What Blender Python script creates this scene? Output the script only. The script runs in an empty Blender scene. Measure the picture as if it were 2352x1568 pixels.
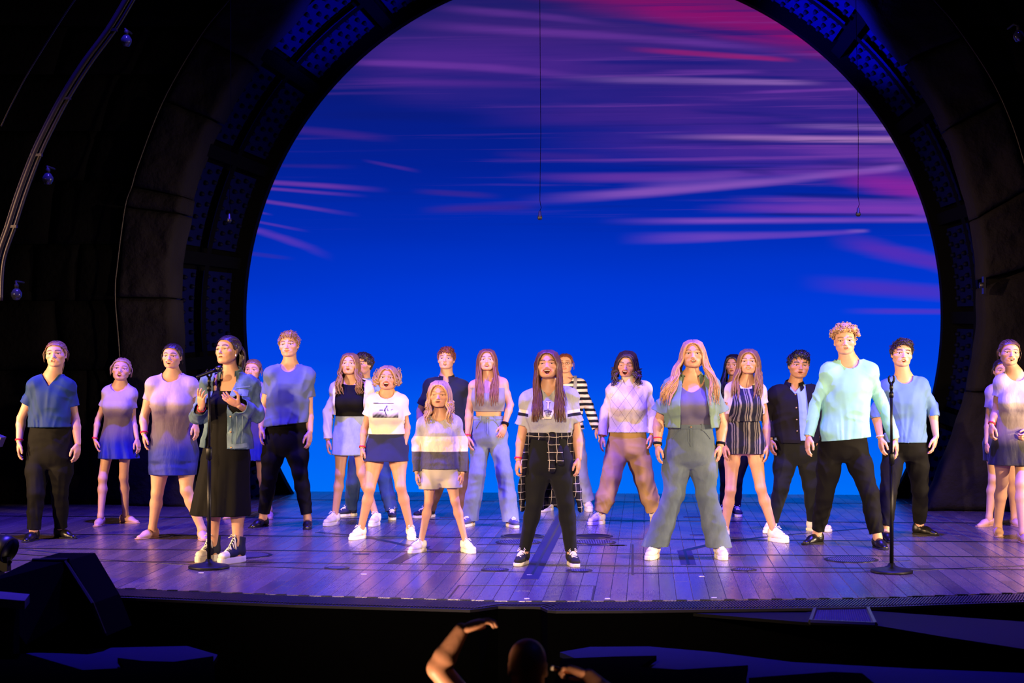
import bpy, math, random
import numpy as np
from mathutils import Vector, Matrix
from mathutils.bvhtree import BVHTree
random.seed(7)
sc = bpy.context.scene
COL = sc.collection

# ---------------------------------------------------------------- camera
F, CX, CY = 4000.0, 1176.0, 784.0            # focal length and principal point in photo pixels
YAW, PITCH = math.radians(4.4), math.atan(31 / F)
CAM = np.array([0.86, -11.4, 1.64])
FWD = np.array([-math.sin(YAW) * math.cos(PITCH), math.cos(YAW) * math.cos(PITCH), math.sin(PITCH)])
RGT = np.array([math.cos(YAW), math.sin(YAW), 0.0])
UP = np.cross(RGT, FWD)
cd = bpy.data.cameras.new('camera'); cam = bpy.data.objects.new('camera', cd); COL.objects.link(cam)
cd.sensor_width = 36.0; cd.lens = 36.0 * F / 2352.0; cd.clip_end = 200
m = Matrix.Identity(4)
for i in range(3):
    m[i][0], m[i][1], m[i][2], m[i][3] = RGT[i], UP[i], -FWD[i], CAM[i]
cam.matrix_world = m
cd.dof.use_dof = True; cd.dof.focus_distance = 14.6; cd.dof.aperture_fstop = 2.8
sc.camera = cam

# ---------------------------------------------------------------- world, exposure, lights
sc.view_settings.view_transform = 'Standard'; sc.view_settings.look = 'None'
sc.view_settings.exposure = 0.0; sc.view_settings.gamma = 1.0; sc.view_settings.use_curve_mapping = False
wd = bpy.data.worlds.new('world'); sc.world = wd; wd.use_nodes = True
wd.node_tree.nodes['Background'].inputs[0].default_value = (0.10, 0.09, 0.16, 1)
wd.node_tree.nodes['Background'].inputs[1].default_value = 0.012

def spot(name, loc, aim, power, col, size, blend=0.4, rad=0.12):
    l = bpy.data.lights.new(name, 'SPOT'); l.energy = power; l.color = col
    l.spot_size = math.radians(size); l.spot_blend = blend; l.shadow_soft_size = rad
    o = bpy.data.objects.new(name, l); COL.objects.link(o); o.location = loc
    d = Vector(aim) - Vector(loc); o.rotation_euler = d.to_track_quat('-Z', 'Y').to_euler()
    return o
WARM, PURP, BLUE, CYAN = (1.0, 0.62, 0.30), (0.40, 0.20, 1.0), (0.04, 0.09, 1.0), (0.62, 0.85, 1.0)
# side booms: warm light across the stage from both wings and box positions
spot('boom_light', (-10.0, -4.0, 3.2), (-2.2, 4.0, .9), 7000, WARM, 35, .6)
spot('boom_light', (10.0, -3.5, 3.2), (2.6, 4.0, .9), 6900, (1.0, 0.68, 0.38), 35, .6)
spot('boom_light', (-8.0, 2.2, 1.6), (1.0, 4.0, 1.2), 1500, WARM, 44, .6)
spot('boom_light', (8.2, 2.6, 1.7), (-1.0, 4.2, 1.2), 2400, (1.0, 0.74, 0.48), 44, .6)
# front-of-house wash, violet
spot('front_light', (-1.5, -13.0, 6.5), (-2.2, 3.0, 1.1), 280, (0.46, 0.22, 1.0), 24, 0.5)
spot('front_light', (2.6, -13.0, 6.5), (2.4, 3.0, 1.1), 280, (0.46, 0.24, 1.0), 24, 0.5)
spot('front_light', (-1.8, -13.0, 4.6), (0.2, 2.6, 1.3), 11500, (1.0, 0.68, 0.37), 26, 0.7)
# overhead wash on the deck
spot('top_light', (-2.8, 2.6, 9.5), (-2.6, 2.8, 0), 15500, (0.075, 0.04, 1.0), 62, 0.6, 0.2)
spot('top_light', (2.8, 2.6, 9.5), (2.4, 2.8, 0), 15500, (0.075, 0.04, 1.0), 62, 0.6, 0.2)
spot('back_light', (-2.0, 7.6, 8.6), (-1.5, 5.0, 0.0), 12000, BLUE, 62, 0.6, 0.2)
spot('back_light', (2.0, 7.6, 8.6), (1.8, 5.0, 0.0), 12000, BLUE, 62, 0.6, 0.2)
# blue glow on the upper part of the riveted ring
spot('ring_light', (-1.0, 6.6, 3.2), (2.55, 8.0, 5.3), 9000, (0.01, 0.012, 1.0), 27, 0.7, 0.1)
spot('ring_light', (1.6, 6.6, 3.2), (-2.4, 8.0, 5.5), 3000, (0.02, 0.02, 1.0), 24, 0.7, 0.1)
# work light of the pit on the conductor's arms
spot('pit_light', (-1.0, -4.9, -0.75), (0.02, -4.14, 0.42), 400, (1.0, 0.60, 0.34), 15, 0.5, 0.05)
spot('pit_light', (1.6, -5.6, -0.4), (0.62, -4.0, 0.26), 170, (1.0, 0.60, 0.34), 12, 0.5, 0.05)
spot('pit_light', (2.6, -2.6, 3.6), (2.0, -2.4, -0.1), 26, (0.02, 0.05, 1.0), 90, 0.6, 0.1)

def ray(px, py):
    return FWD + RGT * ((px - CX) / F) + UP * ((CY - py) / F)
def at(px, py, d):
    return CAM + ray(px, py) * d
def floor_at(px, py, z=0.0):
    r = ray(px, py); return CAM + r * ((z - CAM[2]) / r[2])
def depth_of(py, z=0.0, px=CX):
    r = ray(px, py); return (z - CAM[2]) / r[2]
def on_y(px, py, Y):
    r = ray(px, py); return CAM + r * ((Y - CAM[1]) / r[1])

# ---------------------------------------------------------------- materials
def lin(c):
    c = [x / 255.0 for x in c]
    return tuple((x / 12.92 if x <= 0.04045 else ((x + 0.055) / 1.055) ** 2.4) for x in c)
class NT:
    def __init__(s, name):
        s.m = bpy.data.materials.new(name); s.m.use_nodes = True; s.t = s.m.node_tree
        s.b = s.t.nodes['Principled BSDF']; s._co = None
    def n(s, typ, **kw):
        x = s.t.nodes.new(typ)
        for k, v in kw.items(): setattr(x, k, v)
        return x
    def link(s, a, b): s.t.links.new(a, b)
    def put(s, sock, v):
        if isinstance(v, (int, float)): sock.default_value = v
        elif isinstance(v, (tuple, list)): sock.default_value = tuple(v) if len(v) == len(sock.default_value) else tuple(v) + (1,)
        else: s.link(v, sock)
    def co(s, which='Object'):
        if s._co is None: s._co = s.n('ShaderNodeTexCoord')
        return s._co.outputs[which]
    def xyz(s, which='Object'):
        x = s.n('ShaderNodeSeparateXYZ'); s.link(s.co(which), x.inputs[0]); return x.outputs
    def math(s, op, a, b=None, c=None):
        x = s.n('ShaderNodeMath', operation=op); s.put(x.inputs[0], a)
        if b is not None: s.put(x.inputs[1], b)
        if c is not None: s.put(x.inputs[2], c)
        return x.outputs[0]
    def rng(s, v, a, b, c=0.0, d=1.0, smooth=True, clamp=True):
        x = s.n('ShaderNodeMapRange'); x.interpolation_type = 'SMOOTHSTEP' if smooth else 'LINEAR'; x.clamp = clamp
        s.put(x.inputs[0], v); x.inputs[1].default_value = a; x.inputs[2].default_value = b
        x.inputs[3].default_value = c; x.inputs[4].default_value = d; return x.outputs[0]
    def mix(s, f, a, b, mode='MIX'):
        x = s.n('ShaderNodeMix', data_type='RGBA', blend_type=mode); s.put(x.inputs[0], f); s.put(x.inputs[6], a); s.put(x.inputs[7], b)
        return x.outputs[2]
    def noise(s, scale=(1, 1, 1), sc_=5.0, detail=3.0, which='Object', rough=0.55):
        mp = s.n('ShaderNodeMapping'); s.link(s.co(which), mp.inputs[0]); mp.inputs[3].default_value = scale
        x = s.n('ShaderNodeTexNoise'); x.inputs['Scale'].default_value = sc_; x.inputs['Detail'].default_value = detail
        x.inputs['Roughness'].default_value = rough
        s.link(mp.outputs[0], x.inputs['Vector']); return x.outputs['Fac']
    def bump(s, h, strength=0.3, dist=0.01):
        x = s.n('ShaderNodeBump'); x.inputs['Strength'].default_value = strength; x.inputs['Distance'].default_value = dist
        s.link(h, x.inputs['Height']); s.link(x.outputs[0], s.b.inputs['Normal'])
    def out(s, col=None, rough=0.8, metal=0.0, spec=0.5, sheen=0.0):
        if col is not None: s.put(s.b.inputs['Base Color'], col)
        s.put(s.b.inputs['Roughness'], rough); s.b.inputs['Metallic'].default_value = metal
        s.b.inputs['Specular IOR Level'].default_value = spec
        if sheen: s.b.inputs['Sheen Weight'].default_value = sheen
        return s.m
def plain(name, c, rough=0.6, metal=0.0, spec=0.5, vary=0.12, nsc=14.0, bump=0.0):
    t = NT(name); c = lin(c); n = t.noise((1, 1, 1), nsc)
    col = t.mix(n, tuple(x * (1 - vary) for x in c), tuple(min(1, x * (1 + vary)) for x in c))
    if bump: t.bump(t.noise((1, 1, 1), nsc * 3, 4), bump, 0.01)
    return t.out(col, rough, metal, spec)
def cloth(name, c, rough=0.85, vary=0.10, wrinkle=0.35, weave=0.10, spec=0.25, sheen=0.05, wsc=16):
    t = NT(name); c = lin(c) if max(c) > 1.001 else c
    n = t.noise((1, 1, 1), 9.0, 4)
    col = t.mix(n, tuple(x * (1 - vary) for x in c), tuple(min(1, x * (1 + vary)) for x in c))
    w = t.noise((1.0, 1.0, 0.5), wsc * .6, 1.5, rough=0.4); v = t.noise((1, 1, 1), 420.0, 1)
    t.bump(t.math('MULTIPLY_ADD', v, weave * 0.04, w), wrinkle * .8, 0.03)
    return t.out(col, rough, 0, spec, sheen)

# ---------------------------------------------------------------- mesh helpers
def mesh_obj(name, V, faces, mat=None, parent=None, smooth=True, col=None, loc=None):
    V = np.asarray(V, np.float32)
    if isinstance(faces, np.ndarray): faces = [faces]
    faces = [np.asarray(f, np.int32) for f in faces if len(f)]
    me = bpy.data.meshes.new(name)
    me.vertices.add(len(V)); me.vertices.foreach_set('co', V.ravel())
    loops = np.concatenate([f.ravel() for f in faces])
    sizes = np.concatenate([np.full(len(f), f.shape[1], np.int32) for f in faces])
    starts = np.concatenate([[0], np.cumsum(sizes)[:-1]]).astype(np.int32)
    me.loops.add(len(loops)); me.loops.foreach_set('vertex_index', loops)
    me.polygons.add(len(sizes)); me.polygons.foreach_set('loop_start', starts)
    me.polygons.foreach_set('use_smooth', np.full(len(sizes), smooth, bool))
    me.update(calc_edges=True)
    if col is not None:
        a = me.color_attributes.new('Col', 'FLOAT_COLOR', 'POINT')
        c4 = np.ones((len(V), 4), np.float32); c4[:, :3] = col; a.data.foreach_set('color', c4.ravel())
    o = bpy.data.objects.new(name, me); COL.objects.link(o)
    if mat is not None: me.materials.append(mat)
    if parent is not None: o.parent = parent
    if loc is not None: o.location = loc
    return o
def tag(o, label=None, cat=None, group=None, kind=None):
    for k, v in (('label', label), ('category', cat), ('group', group), ('kind', kind)):
        if v: o[k] = v
    return o
def empty(name, loc):
    o = bpy.data.objects.new(name, None); COL.objects.link(o); o.location = loc; o.empty_display_size = 0.1; return o
class MB:
    """collects quads / n-gons for one mesh"""
    def __init__(s): s.v = []; s.f = []
    def add(s, V, Fs):
        b = len(s.v); s.v += [tuple(map(float, p)) for p in V]; s.f += [tuple(int(i) + b for i in f) for f in Fs]; return s
    def box(s, c, h, ax=None, bev=0.0):
        c = np.asarray(c, float); A = np.eye(3) if ax is None else np.asarray(ax, float)
        P = []
        for z in (-1, 1):
            for (x, y) in ((-1, -1), (1, -1), (1, 1), (-1, 1)):
                P.append(c + A[0] * x * h[0] + A[1] * y * h[1] + A[2] * z * h[2])
        return s.add(P, [(3, 2, 1, 0), (4, 5, 6, 7), (0, 1, 5, 4), (1, 2, 6, 5), (2, 3, 7, 6), (3, 0, 4, 7)])
    def prism(s, poly, z0, z1):
        n = len(poly); P = [(x, y, z0) for x, y in poly] + [(x, y, z1) for x, y in poly]
        return s.add(P, [tuple(range(n))[::-1], tuple(range(n, 2 * n))] + [(i, (i + 1) % n, n + (i + 1) % n, n + i) for i in range(n)])
    def tube(s, path, r, sides=8, cap=True):
        V, Q, caps = tube_np(path, r, sides); b = len(s.v)
        s.add(V, Q)
        if cap: s.f += [tuple(int(i) + b for i in c) for c in caps]
        return s
    def lathe(s, prof, c=(0, 0, 0), n=24, axis='z'):
        P = []; 
        for (r, z) in prof:
            for k in range(n):
                a = 2 * math.pi * k / n; p = (r * math.cos(a), r * math.sin(a), z)
                if axis == 'y': p = (p[0], -p[2], p[1])
                P.append((c[0] + p[0], c[1] + p[1], c[2] + p[2]))
        Fs = []
        for i in range(len(prof) - 1):
            for k in range(n):
                Fs.append((i * n + k, i * n + (k + 1) % n, (i + 1) * n + (k + 1) % n, (i + 1) * n + k))
        Fs.append(tuple(range(n))[::-1]); Fs.append(tuple(range((len(prof) - 1) * n, len(prof) * n)))
        return s.add(P, Fs)
    def obj(s, name, mat, parent=None, smooth=False, loc=None):
        me = bpy.data.meshes.new(name); me.from_pydata(s.v, [], s.f)
        me.polygons.foreach_set('use_smooth', np.full(len(me.polygons), smooth, bool)); me.update()
        if smooth == 'auto': pass
        o = bpy.data.objects.new(name, me); COL.objects.link(o)
        if mat is not None: me.materials.append(mat)
        if parent is not None: o.parent = parent
        if loc is not None: o.location = loc
        return o
def tube_np(path, r, sides=6):
    P = np.asarray(path, float); n = len(P); r = np.broadcast_to(np.asarray(r, float), (n,))
    T = np.gradient(P, axis=0); T /= np.linalg.norm(T, axis=1)[:, None] + 1e-9
    ref = np.array([0.0, 1.0, 0.0]) if abs(T[0][1]) < 0.9 else np.array([1.0, 0, 0])
    U = np.zeros_like(P)
    for i in range(n):
        u = ref - T[i] * (ref @ T[i]); u /= np.linalg.norm(u) + 1e-9; U[i] = u; ref = u
    B = np.cross(T, U); a = np.arange(sides) * 2 * math.pi / sides
    V = P[:, None] + r[:, None, None] * (U[:, None] * np.cos(a)[None, :, None] + B[:, None] * np.sin(a)[None, :, None])
    i = np.arange(n - 1)[:, None] * sides; k = np.arange(sides)[None]; k2 = (k + 1) % sides
    Q = np.stack([i + k, i + k2, i + sides + k2, i + sides + k], -1).reshape(-1, 4)
    return V.reshape(-1, 3), Q, [tuple(range(sides))[::-1], tuple(range((n - 1) * sides, n * sides))]
def smooth_path(pts, n):
    P = np.asarray(pts, float); m_ = len(P); t = np.linspace(0, m_ - 1, n); i = np.clip(t.astype(int), 0, m_ - 2); f = (t - i)[:, None]
    p0, p1, p2, p3 = P[np.clip(i - 1, 0, m_ - 1)], P[i], P[i + 1], P[np.clip(i + 2, 0, m_ - 1)]
    return 0.5 * (2 * p1 + (p2 - p0) * f + (2 * p0 - 5 * p1 + 4 * p2 - p3) * f ** 2 + (3 * p1 - p0 - 3 * p2 + p3) * f ** 3)
_RT = np.random.RandomState(3).rand(32, 32, 32).astype(np.float32)
def vnoise(P, s, seed=0):
    q = np.asarray(P) * s + seed * 7.31; i = np.floor(q).astype(int); f = q - i; f = f * f * (3 - 2 * f); i &= 31; j = (i + 1) & 31
    fx, fy, fz = f[:, 0], f[:, 1], f[:, 2]; R = _RT
    a = R[i[:, 0], i[:, 1], i[:, 2]] * (1 - fx) + R[j[:, 0], i[:, 1], i[:, 2]] * fx
    b = R[i[:, 0], j[:, 1], i[:, 2]] * (1 - fx) + R[j[:, 0], j[:, 1], i[:, 2]] * fx
    c = R[i[:, 0], i[:, 1], j[:, 2]] * (1 - fx) + R[j[:, 0], i[:, 1], j[:, 2]] * fx
    d = R[i[:, 0], j[:, 1], j[:, 2]] * (1 - fx) + R[j[:, 0], j[:, 1], j[:, 2]] * fx
    return (a * (1 - fy) + b * fy) * (1 - fz) + (c * (1 - fy) + d * fy) * fz - 0.5
# ================================================================= the stage
Y_ROCK = float(floor_at(1350, 1169)[1]); Y_RING = float(floor_at(1350, 1139)[1]); Y_CYC = Y_RING + 0.45
BLACK = plain('black_paint', (13, 13, 15), 0.7, spec=0.3)
EDGE = [(-260, 1322), (-50, 1335), (200, 1347), (700, 1367), (1176, 1380), (1470, 1379), (2000, 1372), (2352, 1360), (2600, 1350)]
EP = np.array([floor_at(x, y) for x, y in EDGE])
def y_front(x): return float(np.interp(x, EP[:, 0], EP[:, 1]))

# ---- back screen: a projected evening sky (it gives off its own light)
def screen_mat():
    t = NT('projected_sky'); X, _, Z = t.xyz('Object')
    def W(cx, cy): return on_y(550 + .6845 * cx, .6845 * cy, Y_CYC)
    ramp = t.n('ShaderNodeValToRGB'); z0, z1 = 0.0, 6.2
    wob = t.math('MULTIPLY_ADD', t.noise((0.18, 1, 1.2), 1.0, 2), 0.5, -0.25)
    t.link(t.rng(t.math('ADD', Z, wob), z0, z1, smooth=False), ramp.inputs[0])
    stops = [(0, (0, 112, 250)), (0.13, (0, 92, 245)), (0.26, (0, 66, 228)), (0.36, (0, 58, 218)), (0.50, (0, 44, 182)), (0.62, (2, 32, 150)), (0.76, (8, 26, 125)), (0.9, (26, 28, 108)), (1.0, (30, 24, 98))]
    e = ramp.color_ramp.elements; e[0].position, e[0].color = 0, lin(stops[0][1]) + (1,)
    e[1].position, e[1].color = 1, lin(stops[-1][1]) + (1,)
    for p, c in stops[1:-1]:
        k = e.new(p); k.color = lin(c) + (1,)
    col = ramp.outputs[0]
    P1, P2, P3, PK, LT, DK = (96, 46, 152), (122, 60, 170), (74, 38, 140), (150, 10, 104), (158, 112, 192), (10, 26, 122)
    MG = (142, 36, 158); warp = t.math('MULTIPLY_ADD', t.noise((0.22, 1, 5.0), 1.6, 4), 1.5, -.75); blot = t.rng(t.noise((0.30, 1, 2.2), 1.1, 3), .25, .62, .45, 1.0)
    S = [  # x0,y0,x1,y1, half width start/end, colour, alpha, fade-in, fade-out, bow
     (300, 110, 2500, 250, 70, 150, P3, .55, .35, .2, 0), (900, 330, 2500, 330, 60, 90, P3, .55, .4, .1, 0), (900, 480, 2500, 520, 40, 110, P1, .55, .5, .1, -20),
     (250, 190, 1500, 215, 60, 50, P3, .85, .3, .4, 0), (500, 60, 1700, 120, 70, 60, (60, 34, 120), .6, .4, .3, 0), (350, 300, 1500, 330, 40, 60, (52, 36, 138), .7, .3, .4, 0), (700, 395, 1900, 380, 30, 30, P3, .5, .4, .4, 0),
     (900, -30, 2250, 175, 30, 75, PK, .95, .5, .05, -25), (700, -25, 2100, 20, 10, 26, (120, 20, 100), .7, .4, .3, 0),
     (1150, 55, 2000, 150, 6, 10, DK, .6, .3, .4, 0), (480, 80, 1950, 180, 14, 10, P2, .45, .3, .3, -10), (1250, 160, 1900, 205, 8, 7, (160, 30, 110), .8, .4, .2, 0),
     (620, 25, 1300, 90, 14, 8, P2, .45, .3, .4, -8), (1050, 205, 1800, 215, 10, 8, DK, .75, .3, .3, 0),
     (330, 210, 1250, 270, 9, 12, P2, .5, .15, .4, -14), (1000, 262, 2000, 280, 12, 8, LT, .62, .5, .2, 0), (280, 272, 1200, 285, 14, 12, P1, .5, .3, .3, 0),
     (1350, 240, 1800, 240, 6, 7, P2, .5, .4, .3, 0), (1430, 255, 1950, 262, 5, 5, DK, .7, .3, .3, 0), (1650, 312, 2080, 298, 5, 4, P2, .6, .4, .1, 0),
     (260, 380, 900, 400, 18, 14, DK, .5, .3, .3, 0), (1450, 365, 2000, 400, 5, 8, DK, .6, .3, .3, 0), (1750, 420, 2400, 432, 8, 11, LT, .5, .4, .05, 0),
     (1750, 452, 2400, 440, 6, 5, DK, .75, .3, .1, 0), (1300, 458, 2400, 472, 8, 11, (190, 132, 200), .75, .5, .05, 0), (1500, 486, 2250, 482, 5, 4, DK, .8, .3, .1, 0),
     (1250, 480, 1900, 470, 9, 8, DK, .6, .4, .3, 0), (1700, 500, 2500, 515, 12, 18, P2, .6, .4, .05, 0), (850, 590, 2350, 530, 12, 14, P2, .55, .3, .1, 26),
     (1850, 545, 2300, 555, 8, 10, DK, .7, .4, .2, 0), (900, 676, 2260, 556, 17, 10, (140, 86, 188), .85, .35, .06, 10), (1250, 640, 1800, 585, 26, 16, (120, 75, 180), .45, .4, .4, 0),
     (1900, 580, 2450, 640, 16, 42, MG, .85, .5, .03, 8), (1650, 570, 1820, 580, 6, 8, DK, .6, .4, .4, 0), (1600, 665, 2350, 685, 10, 14, P2, .5, .4, .05, 0),
     (1500, 700, 2400, 712, 12, 20, (132, 60, 178), .85, .5, .03, -8), (1750, 650, 2300, 668, 6, 8, DK, .6, .3, .2, 0), (1650, 718, 2300, 722, 4, 4, DK, .8, .3, .1, 0),
     (1180, 742, 2420, 738, 10, 7, (146, 84, 196), .75, .4, .03, 0), (1250, 802, 2130, 774, 16, 6, (140, 80, 194), .75, .4, .1, 4), (2020, 775, 2120, 774, 6, 5, LT, .6, .6, .3, 0),
     (1950, 790, 2450, 915, 26, 22, (92, 44, 180), .75, .4, .03, -6), (1850, 945, 2450, 992, 22, 22, (78, 48, 190), .75, .5, .03, -4), (2000, 1042, 2450, 1046, 9, 7, (88, 48, 190), .75, .5, .03, 0),
     (60, 608, 520, 640, 7, 8, P2, .7, .05, .6, 0), (40, 628, 450, 660, 5, 6, P2, .6, .05, .6, 0), (20, 665, 420, 725, 6, 6, (108, 58, 168), .75, .05, .65, 0),
     (-10, 730, 250, 780, 3, 5, P2, .5, .05, .6, 0), (-20, 755, 330, 870, 9, 14, (110, 60, 185), .75, .05, .6, -10), (0, 700, 120, 722, 4, 3, P2, .6, .05, .6, 0),
     (0, 845, 200, 870, 6, 5, P3, .5, .05, .6, 0), (400, 535, 620, 578, 5, 6, P1, .45, .4, .4, 0), (560, 640, 900, 660, 8, 8, P3, .45, .4, .4, 0), (580, 705, 1050, 690, 10, 14, P3, .6, .4, .3, 0),
     (140, 430, 560, 470, 14, 10, P3, .5, .1, .5, 0), (820, 515, 1300, 530, 12, 10, P3, .55, .4, .4, 0), (100, 555, 420, 560, 5, 8, P3, .3, .2, .5, 0)]
    for (x0, y0, x1, y1, w0, w1, c, al, f0, f1, bow) in S:
        a, b = W(x0, y0), W(x1, y1); pxm = abs(W(0, 0)[2] - W(0, 100)[2]) / 100
        u = t.rng(X, a[0], b[0], 0, 1, smooth=False, clamp=False)
        zc = t.math('MULTIPLY_ADD', u, b[2] - a[2], a[2])
        if bow: zc = t.math('MULTIPLY_ADD', t.math('MULTIPLY', u, t.math('SUBTRACT', 1.0, u)), -4 * bow * pxm, zc)
        w = t.math('MULTIPLY_ADD', u, (w1 - w0) * pxm * 1.5, w0 * pxm * 1.5)
        q = t.math('DIVIDE', t.math('ABSOLUTE', t.math('SUBTRACT', Z, zc)), w)
        q = t.math('ADD', q, t.math('MULTIPLY', warp, .55)); f = t.math('MULTIPLY', t.rng(q, 0.1, 1.15, al, 0.0), blot)
        f = t.math('MULTIPLY', f, t.math('MULTIPLY', t.rng(u, 0, f0), t.rng(u, 1 - f1, 1, 1, 0)))
        col = t.mix(f, col, lin(c))
    fil = t.noise((0.10, 1, 6.0), 1.9, 5, rough=.6); xr = W(900, 0)[0]; msk = t.math('MULTIPLY', t.rng(X, W(500, 0)[0], W(1700, 0)[0], .25, 1.0), t.rng(Z, W(0, 860)[2], W(0, 560)[2]))
    col = t.mix(t.math('MULTIPLY', t.rng(fil, .54, .74, 0, .55), msk), col, lin((128, 66, 172))); col = t.mix(t.math('MULTIPLY', t.rng(fil, .46, .30, 0, .60), msk), col, lin((12, 24, 112)))
    t.put(t.b.inputs['Base Color'], (0, 0, 0)); t.put(t.b.inputs['Emission Color'], col); t.b.inputs['Emission Strength'].default_value = 1.0
    return t.out(None, 1.0, spec=0.0)
SCM = screen_mat()
mb = MB(); mb.box((0.2, Y_CYC + 0.03, 3.2), (6.2, 0.03, 3.3))
o = mb.obj('wall_back', SCM); tag(o, 'large glowing screen showing a blue and pink streaked evening sky', 'backdrop', kind='structure')

# ---- floor: planks on a dark deck
def wood_mat():
    t = NT('stage_wood'); oi = t.n('ShaderNodeObjectInfo')
    g = t.noise((14, 0.9, 1), 3.0, 5); w = t.noise((1, 1, 1), 1.3, 4); s = t.noise((40, 2.0, 1), 4.0, 3)
    a = t.mix(oi.outputs['Random'], lin((84, 72, 72)), lin((116, 101, 100)))
    c = t.mix(t.math('MULTIPLY', g, 0.6), a, lin((62, 50, 50))); c = t.mix(t.math('MULTIPLY', t.rng(w, 0.45, 0.75), 0.45), c, lin((70, 60, 60)))
    r = t.math('MULTIPLY_ADD', s, 0.16, t.math('MULTIPLY_ADD', w, 0.22, 0.07))
    t.bump(s, 0.10, 0.002)
    return t.out(c, r, spec=0.75)
WOOD = wood_mat()
mb = MB(); poly = [(p[0], p[1]) for p in EP] + [(9, Y_CYC), (-9, Y_CYC)]
mb.prism(poly, -0.30, -0.022)
fl = mb.obj('floor', plain('deck_brown', (66, 56, 54), 0.8)); tag(fl, 'stage deck of worn wooden planks', 'floor', kind='structure')
PW = 0.112; planks = []
def half_view(Y):
    d = Y + 11.4; return d * 1176 / F + 0.35
rnd = random.Random(5)
for i in range(-66, 67):
    xc = i * PW; yy = y_front(xc); k = 0
    L = 0.4 + 2.4 * rnd.random()
    while yy < Y_CYC - 0.02:
        y2 = min(yy + L, Y_CYC - 0.005)
        cxv = CAM[0] - math.tan(YAW) * ((yy + y2) / 2 - CAM[1])
        if abs(xc - cxv) < half_view(y2): planks.append((xc, yy, y2))
        yy = y2; L = 1.6 + 1.4 * rnd.random()
planks.sort(key=lambda p: p[1])
pm = {}
def plank_faces(mb, xc, y0, y1, dz):
    h = PW / 2 - 0.0012; b = 0.002; ya, yb = y0 + 0.0004, y1 - 0.0004
    P = [(xc - h, ya, -0.022), (xc + h, ya, -0.022), (xc + h, yb, -0.022), (xc - h, yb, -0.022), (xc - h, ya, dz - b), (xc + h, ya, dz - b), (xc + h, yb, dz - b), (xc - h, yb, dz - b),
         (xc - h + b, ya + .0006, dz), (xc + h - b, ya + .0006, dz), (xc + h - b, yb - .0006, dz), (xc - h + b, yb - .0006, dz)]
    mb.add(P, [(0, 1, 5, 4), (1, 2, 6, 5), (2, 3, 7, 6), (3, 0, 4, 7), (4, 5, 9, 8), (5, 6, 10, 9), (6, 7, 11, 10), (7, 4, 8, 11), (8, 9, 10, 11)])
for (xc, y0, y1) in planks[:300]:
    mb = MB(); plank_faces(mb, xc, y0, y1, -0.0012 * rnd.random()); mb.obj('plank', WOOD, fl)
mb = MB()
for (xc, y0, y1) in planks[300:]: plank_faces(mb, xc, y0, y1, -0.0012 * rnd.random())
if planks[300:]: tag(mb.obj('far_planks', WOOD, fl), kind='stuff')

# ---- tracks, grooves, tape and grilles let into the floor
TRK = plain('track_black', (16, 15, 24), 0.35, spec=0.5); TAPE = plain('gaffer_tape', (20, 22, 52), 0.5); PALE = plain('white_tape', (225, 225, 215), 0.7)
def strip(name, a, b, w, mat, h=0.003, ang=True):
    a = np.array(a[:2]); b = np.array(b[:2]); u = (b - a) / np.linalg.norm(b - a); n = np.array([-u[1], u[0]]) * w / 2
    mb = MB(); mb.prism([a - n, b - n, b + n, a + n], -.004, h * .35); return mb.obj(name, mat, fl)
for yp, w in ((1151, .10), (1194, .085), (1236, .075), (1270, .06), (1298, .05), (1316, .03)):
    Y = floor_at(1300, yp)[1]; hw = half_view(Y); c = CAM[0] - math.tan(YAW) * (Y - CAM[1])
    if yp == 1316:
        pts = [(27, 1271), (230, 1285), (435, 1296), (800, 1308), (1455, 1316), (2000, 1313), (2352, 1299)]
        q = [floor_at(*p) for p in pts]
        for a, b in zip(q[:-1], q[1:]): strip('track_groove', a, b, .035, TRK, 0.0030)
    else: strip('track_groove', (c - hw, Y), (c + hw, Y), w, TRK)
strip('centre_track', floor_at(1216, 1330), floor_at(1317, 1141), .13, TAPE, 0.004)
strip('track_slot', floor_at(1222, 1320), floor_at(1317, 1141), .022, TRK, 0.006)
strip('centre_track', floor_at(1572, 1264), floor_at(1582, 1297), .12, TAPE, 0.004); strip('track_slot', floor_at(1572, 1264), floor_at(1582, 1297), .022, TRK, 0.006)
for a, b, w in (((1572, 1264), (1640, 1248), .07), ((1640, 1248), (1760, 1232), .06), ((1760, 1232), (2000, 1212), .05), ((985, 1262), (830, 1231), .07), ((830, 1231), (730, 1222), .07),
                ((905, 1293), (975, 1255), .10), ((1453, 1250), (1453, 1320), .018), ((1054, 1344), (1366, 1345), .016), ((1054, 1344), (1030, 1374), .014), ((1366, 1345), (1360, 1377), .014)):
    strip('track_groove', floor_at(*a), floor_at(*b), w, TRK, 0.0045)
for a, b, w in (((1095, 1250), (1190, 1250), .06), ((1325, 1252), (1435, 1252), .06), ((810, 1272), (848, 1272), .08), ((1585, 1228), (1615, 1228), .06), ((1680, 1276), (1712, 1276), .06), ((1400, 1252), (1440, 1252), .06),
                ((60, 1262), (140, 1271), .05), ((1010, 1188), (1050, 1188), .07), ((1570, 1187), (1612, 1187), .07), ((2020, 1290), (2090, 1287), .03)):
    strip('tape_mark', floor_at(*a), floor_at(*b), w, TAPE, 0.0055)
for x, y in ((1216, 1320), (836, 1318), (1611, 1323), (462, 1315), (1395, 1374), (1640, 1372), (1210, 1374)): strip('tape_mark', floor_at(x - 6, y), floor_at(x + 6, y), .02, PALE, 0.006)
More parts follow.
